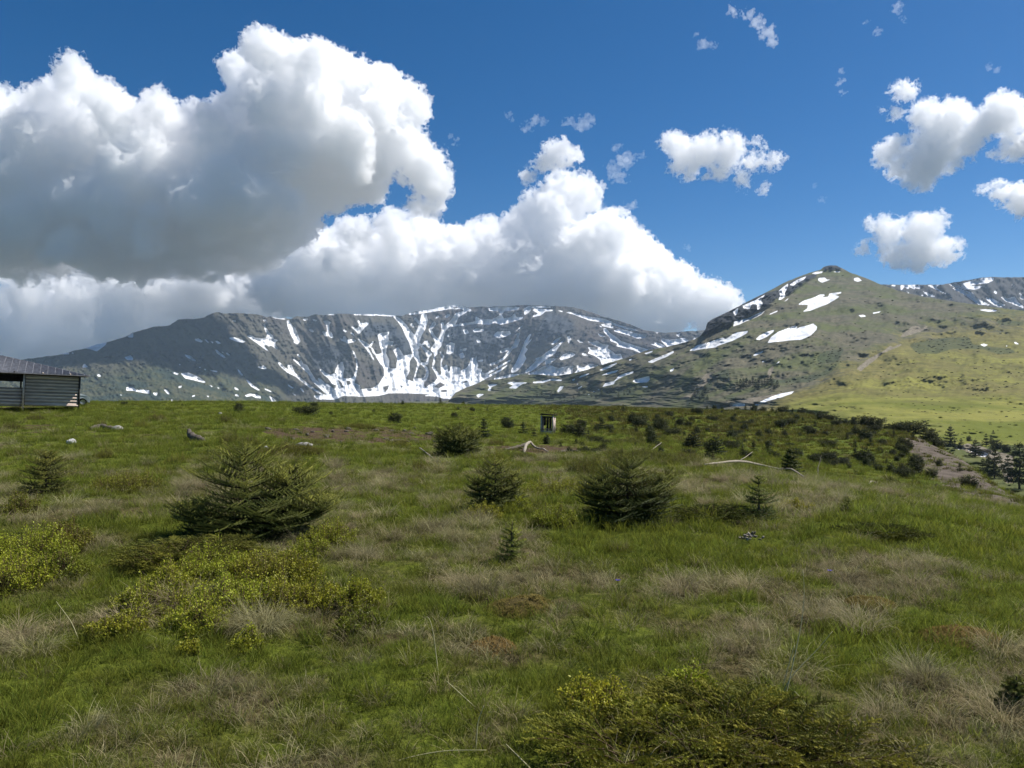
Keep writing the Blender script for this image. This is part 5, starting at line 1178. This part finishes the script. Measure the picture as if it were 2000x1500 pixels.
def rock(px, py, w, h, mat, label, seed, sink=0.25, flat=1.0, cat='stone', name='stone'):
    p, d = ground_at(px, py); W = w * d / F; Hh = h * d / F
    bm = bmesh.new(); bmesh.ops.create_icosphere(bm, subdivisions=3, radius=1.0)
    V = np.array([v.co[:] for v in bm.verts]); rs = np.random.RandomState(seed)
    dirs = norm(rs.standard_normal((9, 3))); cut = rs.uniform(0.72, 0.95, 9)
    for dr0, ct in zip(dirs, cut):
        e = np.maximum(V @ dr0 - ct, 0); V = V - e[:, None] * dr0 * 0.9
    V = V * (1 + 0.06 * rs.standard_normal(len(V)))[:, None]
    V = V * [W / 2, W / 2 * flat, Hh / (2 - sink * 2)]; V[:, 2] += Hh * (0.5 - sink)
    F_ = np.array([[v.index for v in f_.verts] for f_ in bm.faces]); bm.free()
    m = MB(); m.add(V, None, F_, 0.5); o = m.build(name, mat, None, True); o.location = p
    return tag(o, label, cat)
rock(140, 868, 18, 10, M_WSTONE, 'small bright white stone on the left meadow', 1)
rock(229, 839, 22, 13, M_STONE, 'grey rounded rock beside the dark log', 2)
rock(594, 873, 34, 10, M_STONE, 'flat pale stone right behind the biggest spruce', 3, flat=0.6)
rock(520, 878, 9, 6, M_WSTONE, 'tiny white stone behind the biggest spruce', 4)
rock(1800, 842, 10, 4, M_WSTONE, 'small white stone on the brow of the right slope', 5)
rock(430, 811, 8, 5, M_STONE, 'tiny pale stone far off on the left meadow', 6)
rock(1703, 841, 7, 3, M_WSTONE, 'tiny white stone among the spruces of the right slope', 7)
rock(395, 864, 9, 6, M_WSTONE, 'white stone at the end of the grey stump', 8)
# clods on the dug red soil
for k in range(26):
    px = rng.uniform(515, 865); py = rng.uniform(838, 864)
    rock(px, py, rng.uniform(5, 14), rng.uniform(3, 6), M_GREY, 'clod of earth on the dug red soil patch', 20 + k, cat='clod', name='earth_clod')['group'] = 'clods on the red soil'
# pale curled lump in the grass
m = MB(); rs = np.random.RandomState(3); p, d = ground_at(1467, 1060)
for k in range(26):
    a = rs.rand() * 6.28; r0 = rs.rand() * 0.1; c = np.array([math.cos(a) * r0 * 1.3, math.sin(a) * r0 * 0.7, 0.02 + 0.06 * (1 - r0 / 0.1) + rs.rand() * 0.02])
    e = c + norm(rs.standard_normal(3) + [0, 0, 0.6]) * 0.035
    m.tube(np.array([c, (c + e) / 2 + rs.normal(0, 0.006, 3), e]), [0.01, 0.013, 0.006], 6, rs.rand())
o = m.build('dry_clump', M_PALE, None, True); o.location = p; tag(o, 'pale beige curled clump in the grass under the conical spruce', 'dead plant')

# tall bleached stalks standing out of the grass
g = G('bleached stalk'); g.color(g.mix(g.noise(g.obj(), 40, 3), (0.34, 0.31, 0.15), (0.56, 0.51, 0.3))); g.rough(0.7); M_STALK = g.m
def stalk(pix, d, label, rad=0.002):
    pts = []
    for px, py, dd in pix: pts.append(P(px, py, d + dd))
    pts = np.array(pts); c = pts[0].copy(); g0 = float(Zg(c[0], c[1]))
    s = np.linspace(0, 1, len(pts)); t = np.linspace(0, 1, 14)
    pp = np.stack([np.interp(t, s, pts[:, q]) for q in range(3)], 1)
    for _ in range(2): pp[1:-1] = (pp[:-2] + 2 * pp[1:-1] + pp[2:]) / 4
    pp = np.concatenate([[[pp[0, 0], pp[0, 1], min(pp[0, 2] - 0.02, g0 - 0.02)]], pp])
    m = MB(); m.tube(pp - c, np.linspace(rad * 1.3, rad * 0.6, 15), 5)
    o = m.build('grass_stalk', M_STALK, None, True); o.location = c
    return tag(o, label, 'grass stalk', 'bleached stalks in the meadow')
def dist_of(px, py): return ground_at(px, py)[1]
stalk([(1534, 1365, 0), (1550, 1290, .05), (1566, 1220, .1), (1572, 1160, .12), (1568, 1112, .12)], dist_of(1534, 1365), 'tallest bleached stalk right of the middle, nearly upright', 0.0022)
stalk([(1525, 1362, 0), (1545, 1320, .02), (1600, 1265, .05), (1626, 1233, .05)], dist_of(1525, 1362), 'bleached stalk leaning right from the foot of the tallest')
stalk([(1528, 1345, 0), (1540, 1300, .02), (1552, 1260, .04)], dist_of(1528, 1345), 'short bleached stalk close beside the tallest')
stalk([(857, 1325, 0), (852, 1280, .03), (846, 1230, .05), (838, 1205, .06), (832, 1205, .06)], dist_of(857, 1325), 'upright hooked stalk below the golden moss mounds')
stalk([(742, 1498, 0), (800, 1478, .03), (870, 1465, .05), (950, 1465, .04)], dist_of(742, 1498), 'long bleached stalk arching flat at the bottom border', 0.002)
stalk([(1035, 1500, 0), (1010, 1475, .02), (988, 1453, .03)], dist_of(1035, 1500), 'thick short stalk leaning left at the bottom border', 0.0024)
stalk([(932, 1385, 0), (905, 1360, .02), (872, 1330, .04)], dist_of(932, 1385), 'bleached stalk lying left of the middle in the lower grass')
stalk([(1587, 1410, 0), (1575, 1375, .02), (1552, 1350, .03)], dist_of(1587, 1410), 'bent stalk under the foot of the tallest stalk')
stalk([(930, 1460, 0), (933, 1410, .02), (945, 1378, .02)], dist_of(930, 1460), 'hooked stalk above the arching one at the bottom')
stalk([(160, 1265, 0), (140, 1215, .03), (110, 1175, .06)], dist_of(160, 1265), 'bleached stalk leaning left beside the lowest left bilberry')
# violet flowers
g = G('violet petals'); g.color((0.07, 0.05, 0.22)); g.rough(0.6); M_VIO = g.m
g = G('flower stem'); g.color((0.07, 0.12, 0.03)); M_STEM = g.m
for px, py, lab in ((1208, 1172, 'violet flower in the green grass right of the moss mound'), (1622, 1140, 'violet flower in the dry grass near the tallest stalk')):
    p, d = ground_at(px, py); r = empty('violet_flower', p); tag(r, lab, 'flower')
    m = MB(); m.tube(np.array([(0, 0, -0.01), (0.004, 0, 0.06), (-0.004, 0, 0.11)]), [0.0018, 0.0015, 0.0012], 5); m.build('stem', M_STEM, r)
    m = MB()
    for k in range(6):
        a = k * 1.047; dv = np.array([math.cos(a), math.sin(a), 0.55]); dv /= np.linalg.norm(dv); sv = np.cross(dv, [0, 0, 1.0])
        c0 = np.array([-0.004, 0, 0.11]); V = [c0, c0 + dv * 0.014 + sv * 0.008, c0 + dv * 0.026, c0 + dv * 0.014 - sv * 0.008, c0 + dv * 0.014 + np.array([0, 0, 0.005])]
        m.add(V, None, [(0, 1, 4), (1, 2, 4), (2, 3, 4), (3, 0, 4)])
    m.build('blossom', M_VIO, r)

# ------------------------------------------------------------------ clouds
def grf(shape, beta, seed, lo=0.0, hi=1e9):
    """gaussian random field with power-law spectrum on a grid (cells)"""
    rs = np.random.RandomState(seed)
    w = np.fft.rfftn(rs.standard_normal(shape).astype(np.float32))
    ks = [np.fft.fftfreq(n) * n / max(shape) for n in shape[:-1]] + [np.fft.rfftfreq(shape[-1]) * shape[-1] / max(shape)]
    # wavelength-isotropic frequency: cycles per cell
    kx = np.fft.fftfreq(shape[0])[:, None, None]; ky = np.fft.fftfreq(shape[1])[None, :, None]; kz = np.fft.rfftfreq(shape[2])[None, None, :]
    k = np.sqrt(kx * kx + ky * ky + kz * kz) + 1e-9
    amp = k ** (-beta / 2.0)
    amp[k < lo] = 0; amp[k > hi] = 0
    f = np.fft.irfftn(w * amp, s=shape, axes=(0, 1, 2))
    return (f / (f.std() + 1e-9)).astype(np.float32)

def surface_nets(D):
    """iso surface D=0 (inside > 0). returns verts in cell units and quads"""
    inside = D > 0
    nx, ny, nz = D.shape
    c = np.zeros((nx - 1, ny - 1, nz - 1), dtype=np.uint8)
    for i in (0, 1):
        for j in (0, 1):
            for k in (0, 1):
                c += inside[i:nx - 1 + i, j:ny - 1 + j, k:nz - 1 + k]
    act = (c > 0) & (c < 8)
    idx = -np.ones(act.shape, dtype=np.int32)
    cells = np.argwhere(act)
    idx[act] = np.arange(len(cells))
    acc = np.zeros((len(cells), 3), dtype=np.float32); cnt = np.zeros(len(cells), dtype=np.float32)
    cx, cy, cz = cells.T
    for ax in range(3):
        o1, o2 = [a for a in range(3) if a != ax]
        for p in (0, 1):
            for q in (0, 1):
                off = [0, 0, 0]; off[o1] = p; off[o2] = q
                a = D[cx + off[0], cy + off[1], cz + off[2]]
                off2 = list(off); off2[ax] = 1
                b = D[cx + off2[0], cy + off2[1], cz + off2[2]]
                m = (a > 0) != (b > 0)
                t = np.where(m, a / np.where(m, a - b, 1), 0)
                v = np.tile(np.array(off, dtype=np.float32), (len(cells), 1)); v[:, ax] = t
                acc[m] += v[m]; cnt[m] += 1
    verts = cells + acc / cnt[:, None]
    quads = []
    for ax in range(3):
        o1, o2 = (ax + 1) % 3, (ax + 2) % 3
        sl_a = [slice(None)] * 3; sl_b = [slice(None)] * 3
        sl_a[ax] = slice(0, -1); sl_b[ax] = slice(1, None)
        ia = inside[tuple(sl_a)]; ib = inside[tuple(sl_b)]
        e = np.argwhere(ia != ib)
        ok = (e[:, o1] > 0) & (e[:, o2] > 0) & (e[:, o1] < D.shape[o1] - 1) & (e[:, o2] < D.shape[o2] - 1)
        e = e[ok]
        flip = ia[tuple(e.T)]
        def g(d1, d2):
            q = e.copy(); q[:, o1] += d1; q[:, o2] += d2
            return idx[tuple(q.T)]
        a, b, c_, d = g(-1, -1), g(0, -1), g(0, 0), g(-1, 0)
        q = np.stack([a, b, c_, d], 1)
        q[~flip] = q[~flip][:, ::-1]
        quads.append(q)
    return verts, np.concatenate(quads)

def cloud_field(blobs, vox, amp, seed, pad=40, hmin=6.0, big=0.45, base=None):
    b = np.array([(x, (q[3] if len(q) > 3 else 0.0), -y, r) for q in blobs for x, y, r in [q[:3]]], dtype=np.float32)
    lo = (b[:, :3] - b[:, 3:4]).min(0) - pad; hi = (b[:, :3] + b[:, 3:4]).max(0) + pad
    n = np.maximum(np.ceil((hi - lo) / vox).astype(int), 8)
    ax = [(lo[i] + vox * np.arange(n[i])).astype(np.float32) for i in range(3)]
    D = np.full(tuple(n), -1e9, dtype=np.float32)
    for x, y, z, r in b:
        R2 = r + pad + 30
        s = [slice(max(0, int((c - R2 - l) / vox)), int((c + R2 - l) / vox) + 2) for c, l in zip((x, y, z), lo)]
        d = r - np.sqrt((ax[0][s[0]] - x)[:, None, None] ** 2 + (ax[1][s[1]] - y)[None, :, None] ** 2 + (ax[2][s[2]] - z)[None, None, :] ** 2)
        o = D[tuple(s)]; k = min(9.0, max(0.6, 0.35 * r))
        h = np.clip(0.5 + 0.5 * (d - o) / k, 0, 1)
        D[tuple(s)] = np.where(o < -1e8, d, o * (1 - h) + d * h + k * h * (1 - h))
    D = np.maximum(D, -80)
    shp = tuple(int(m + (m % 2)) for m in n)
    g1 = grf(shp, 5.2, seed, lo=vox / 260.0, hi=vox / hmin)[:n[0], :n[1], :n[2]]
    g2 = grf(shp, 4.6, seed + 1, lo=vox / 60.0, hi=vox / hmin)[:n[0], :n[1], :n[2]]
    g3 = grf(shp, 4.2, seed + 2, lo=vox / 26.0, hi=vox / hmin)[:n[0], :n[1], :n[2]]
    D = D + amp * (big * g1 - 0.75 * np.abs(g2) + 0.55 - 0.8 * np.abs(g3) + 0.6)
    if base is not None: D = np.minimum(D, ax[2][None, None, :] + base + 12 * g2 + 9 * g1 - 8)
    D[0] = D[-1] = -9; D[:, 0] = D[:, -1] = -9; D[:, :, 0] = D[:, :, -1] = -9
    return D, lo

def to_world(v, lo, vox, dist):
    s = dist / F
    p = lo + v * vox
    out = np.empty_like(p)
    out[:, 0] = (p[:, 0] - 1000.0) * s
    out[:, 1] = dist + p[:, 1] * s
    out[:, 2] = EYE + (750.0 + p[:, 2]) * s
    return out

def vapour(name, density, aniso=0.2):
    m = bpy.data.materials.new(name); m.use_nodes = True
    n = m.node_tree.nodes; l = m.node_tree.links
    n.remove(n['Principled BSDF'])
    v = n.new('ShaderNodeVolumeScatter')
    v.inputs['Color'].default_value = (1, 1, 1, 1); v.inputs['Density'].default_value = density
    v.inputs['Anisotropy'].default_value = aniso
    l.new(v.outputs[0], n['Material Output'].inputs['Volume'])
    return m
def cloud(blobs, dist, label, vox=3.0, amp=14, mfp=13, seed=1, group=None, aniso=0.5, hmin=6.0, base=None):
    D, lo = cloud_field(blobs, vox, amp, seed, pad=int(2.2 * amp) + 8, hmin=hmin, base=base)
    v, q = surface_nets(D)
    o = mesh_obj('cloud', to_world(v, lo, vox, dist), q, vapour('cloud vapour', F / (mfp * dist), aniso))
    return tag(o, label, 'cloud', group or 'white clouds in the blue sky')
BANK = [(640,165,70),(560,185,75),(700,210,80),(760,260,62),(470,150,34),(600,270,110),(690,300,85),(500,240,70),(450,300,110,40),(330,215,45),(390,260,60,30),(280,290,90),(170,230,72),(90,215,60),(20,235,70),(-40,260,80),(190,350,120,-20),(70,370,140,-30),(-60,400,150),(310,400,130,-20),(430,400,110,-10),(540,370,90,-10),(640,360,55),(720,350,40,20),
        (330,470,100),(180,470,110),(30,470,110),(-90,470,120),(470,450,85,20),(560,425,60,30),(120,520,70,-30),(280,520,60,30),(420,510,60),(830,325,42),(845,365,34),(815,285,28),(800,215,34),(820,400,30,20)]
def fray(B, n, seed, lo=0.14, hi=0.34):
    rs = np.random.RandomState(seed); out = []
    for q in B:
        x, y, r = q[:3]; z = q[3] if len(q) > 3 else 0
        for k in range(n):
            a = rs.uniform(-0.6, 3.74); el = rs.uniform(-1.1, 0.6); rr = r * rs.uniform(0.86, 1.08)
            out.append((x + math.cos(a) * math.cos(el) * rr, y - math.sin(a) * math.cos(el) * rr, r * rs.uniform(lo, hi), z + math.sin(el) * rr))
    return out
BANK = [(q[0], q[1] + (34 if q[0] < 400 and q[1] < 330 else 0)) + tuple(q[2:]) for q in BANK]
rs = np.random.RandomState(12)
for x, y in [(270, 300), (330, 285), (250, 235), (150, 235), (200, 275), (430, 320), (545, 355), (480, 300), (320, 390), (100, 340), (600, 180), (560, 250), (660, 230), (690, 320), (740, 290), (400, 400), (60, 270), (20, 330), (620, 330), (230, 350), (340, 340), (130, 400), (500, 400), (30, 420), (250, 430), (380, 460), (90, 480), (200, 490), (460, 450), (320, 480), (540, 430)]:
    for q in range(3): BANK.append((x + rs.normal(0, 28), y + rs.normal(0, 22), rs.uniform(18, 44), -rs.uniform(70, 135) - (35 if y > 370 else 0)))
BANK += fray(BANK[:36], 6, 77)
cloud(BANK, 3850.0, 'biggest cloud, a towering white heap with a grey belly over the left', vox=3.0, amp=16, mfp=10, seed=5, hmin=4.5, aniso=0.5, base=532)
LOW = [(620,520,70),(700,490,60),(760,480,55),(820,470,55),(690,560,70),(800,550,80),(880,500,60),(940,490,62),(900,560,80),(1010,470,60),(1050,420,45),(1100,395,50),(1140,380,36),(1080,490,70),(1130,500,70),(1000,560,90),(1180,490,50),(1230,490,42),(1110,570,85),(1200,560,80),(1270,540,50),(1320,560,46),(1370,580,42),(1410,590,34),(1300,610,50),(1230,620,60),(1000,620,60),(870,620,60),(740,620,70),(620,590,60),(1390,620,34),(1260,590,56),(1320,590,50),(560,560,60),(800,440,30),(960,450,36)]
for x, y in [(700, 470), (780, 450), (850, 500), (930, 470), (1010, 520), (1080, 430), (1120, 500), (1190, 480), (1230, 540), (1300, 560), (900, 560), (760, 540), (1050, 570), (650, 520), (1150, 570)]:
    for q in range(2): LOW.append((x + rs.normal(0, 22), y + rs.normal(0, 18), rs.uniform(14, 34), -rs.uniform(50, 95)))
LOW += fray(LOW[:34], 6, 78)
cloud(LOW, 7600.0, 'long white cloud bank heaped along the crest of the snowy mountain', vox=3.0, amp=13, mfp=10, seed=23, hmin=4.5, aniso=0.5)
LEFTLOW = [(-60,640,70),(20,620,52),(90,620,60),(160,640,60),(230,610,62),(300,600,56),(370,590,50),(120,680,50),(40,690,60),(220,670,50),(300,650,45),(440,600,45),(520,600,40),(330,560,50),(420,550,50),(500,560,55),(580,570,50),(250,570,46),(160,575,46),(80,580,40),(60,545,40),(180,535,46),(290,525,50),(390,520,50),(470,520,46)]
for x, y in [(20, 600), (70, 630), (120, 590), (170, 620), (230, 600), (290, 590), (340, 570), (40, 660), (400, 570), (200, 560), (100, 560), (300, 545), (450, 560), (10, 560), (150, 660), (260, 640)]:
    for q in range(3): LEFTLOW.append((x + rs.normal(0, 20), y + rs.normal(0, 14), rs.uniform(14, 34), -rs.uniform(40, 85)))
LEFTLOW += fray(LEFTLOW[:30], 4, 79)
cloud(LEFTLOW, 8200.0, 'pale low cloud resting on the left end of the mountain crest', vox=3.2, amp=11, mfp=12, seed=31, hmin=4.5, aniso=0.5)
SM = [
 ([(1095,298,22),(1065,320,20),(1042,340,10),(1115,305,14)], 'small slanting cloud above the middle of the cloud bank', 8, 7),
 ([(1310,278,18),(1335,305,28),(1378,295,32),(1425,298,32),(1405,328,24),(1470,318,25),(1508,316,15),(1455,348,16),(1490,365,8),(1350,325,20)], 'flat ragged cloud alone in the blue sky left of the summit', 8, 9),
 ([(1770,182,26),(1748,218,16),(1805,218,32),(1850,238,40),(1885,278,34),(1835,288,38),(1742,290,20),(1795,328,28),(1800,352,18),(1920,245,26),(1965,228,34),(1990,285,32),(1755,318,16),(2040,260,40)], 'large ragged cloud at the right border of the sky', 9, 10),
 ([(1922,374,12),(1958,380,22),(1995,390,30),(2050,400,40)], 'small bright cloud below the large ragged one at the right border', 7, 8),
 ([(1740,450,30),(1795,450,34),(1790,490,34),(1838,492,26),(1750,490,22),(1690,482,11),(1828,430,18),(1790,515,16)], 'round puffy cloud right above the hill shoulder', 8, 10),
]
for k, (b, lab, amp, mfp) in enumerate(SM):
    rs = np.random.RandomState(k)
    b = list(b)
    b += [(x, y, r, 0) for x, y, r in b][:0]
    for x, y, r in list(b):
        for q in range(12):
            a = rs.rand() * 6.28; rr = r * rs.uniform(0.85, 1.35); b.append((x + math.cos(a) * rr * 1.1, y + math.sin(a) * rr * 0.8, r * rs.uniform(0.09, 0.3), rs.normal(0, r * 0.4)))
    cloud(b, 6500.0 + 300 * k, lab, vox=1.6, amp=amp * 1.35, mfp=mfp * 1.5, seed=40 + 5 * k, hmin=3.0)
WI = [
 ([(1436,22,12),(1458,28,12),(1478,48,12),(1495,66,12),(1508,84,9)], 'thin torn cloud at the top border above the summit', 18),
 ([(1640,140,6),(1642,160,7),(1645,182,6)], 'narrow upright wisp of cloud left of the large ragged one', 22),
 ([(1372,86,10),(1390,90,7),(1358,70,5)], 'tiny wisp left of the thin torn cloud', 26),
 ([(1030,248,12),(1052,236,10)], 'left one of two faint puffs above the slanting cloud', 26),
 ([(1110,238,11),(1136,246,12),(1150,232,9)], 'right one of two faint puffs above the slanting cloud', 26),
 ([(1690,45,6),(1712,62,6),(1750,18,10),(1765,38,7)], 'faint broken wisps at the top near the right border', 34),
 ([(1205,290,10),(1222,315,16),(1205,345,14),(1190,325,10),(1250,305,8)], 'see-through veil of cloud rising from the end of the bank', 26),
 ([(1215,408,10),(1235,404,7)], 'shred of cloud beside the top of the cloud bank', 22),
 ([(890,278,8),(880,268,5)], 'shred of cloud right of the biggest cloud', 24),
 ([(990,222,6),(998,235,4)], 'speck of cloud high beside the faint puffs', 26),
 ([(1605,390,6),(1590,362,4)], 'faint speck of cloud above the left flank of the hill', 40),
 ([(1930,132,8),(1945,136,5)], 'small curl of cloud above the large ragged one', 30),
 ([(1340,486,5)], 'faint dot of cloud above the right end of the bank', 34),
]
for k, (b, lab, mfp) in enumerate(WI):
    rs = np.random.RandomState(50 + k); bb = []
    for x, y, r in b:
        for q in range(int(6 + r * 1.6)):
            a = rs.rand() * 6.28; u = rs.rand() ** 0.5 * 1.25; st = rs.uniform(-0.6, 0.6)
            c = (x + math.cos(a) * r * u + math.sin(a) * r * st * 0.5, y + math.sin(a) * r * u * 0.8)
            an = rs.normal(-0.6, 0.7); n_ = rs.randint(2, 5); s_ = r * rs.uniform(0.2, 0.46) * (1.3 - 0.6 * u)
            for t in range(n_): bb.append((c[0] + math.cos(an) * s_ * 1.2 * t, c[1] + math.sin(an) * s_ * 1.2 * t, max(s_ * (1 - 0.2 * t), 1.1), rs.normal(0, r * 0.3)))
    cloud(bb, 6000.0 + 120 * k, lab, vox=1.0, amp=1.5, mfp=mfp * 1.9, seed=90 + 5 * k, hmin=2.5)

# ------------------------------------------------------------------ the air between here and the mountains
hm = bpy.data.materials.new('haze air'); hm.use_nodes = True
n_ = hm.node_tree.nodes; n_.remove(n_['Principled BSDF'])
v_ = n_.new('ShaderNodeVolumePrincipled')
v_.inputs['Color'].default_value = (0.6, 0.78, 1.0, 1); v_.inputs['Density'].default_value = 6.0e-5; v_.inputs['Anisotropy'].default_value = 0.3
hm.node_tree.links.new(v_.outputs[0], n_['Material Output'].inputs['Volume'])
m = MB(); m.box((0, 1800, 160), (14600, 9800, 660)); haze = m.build('haze', hm); haze['kind'] = 'stuff'; haze['label'] = 'thin blue mountain air'
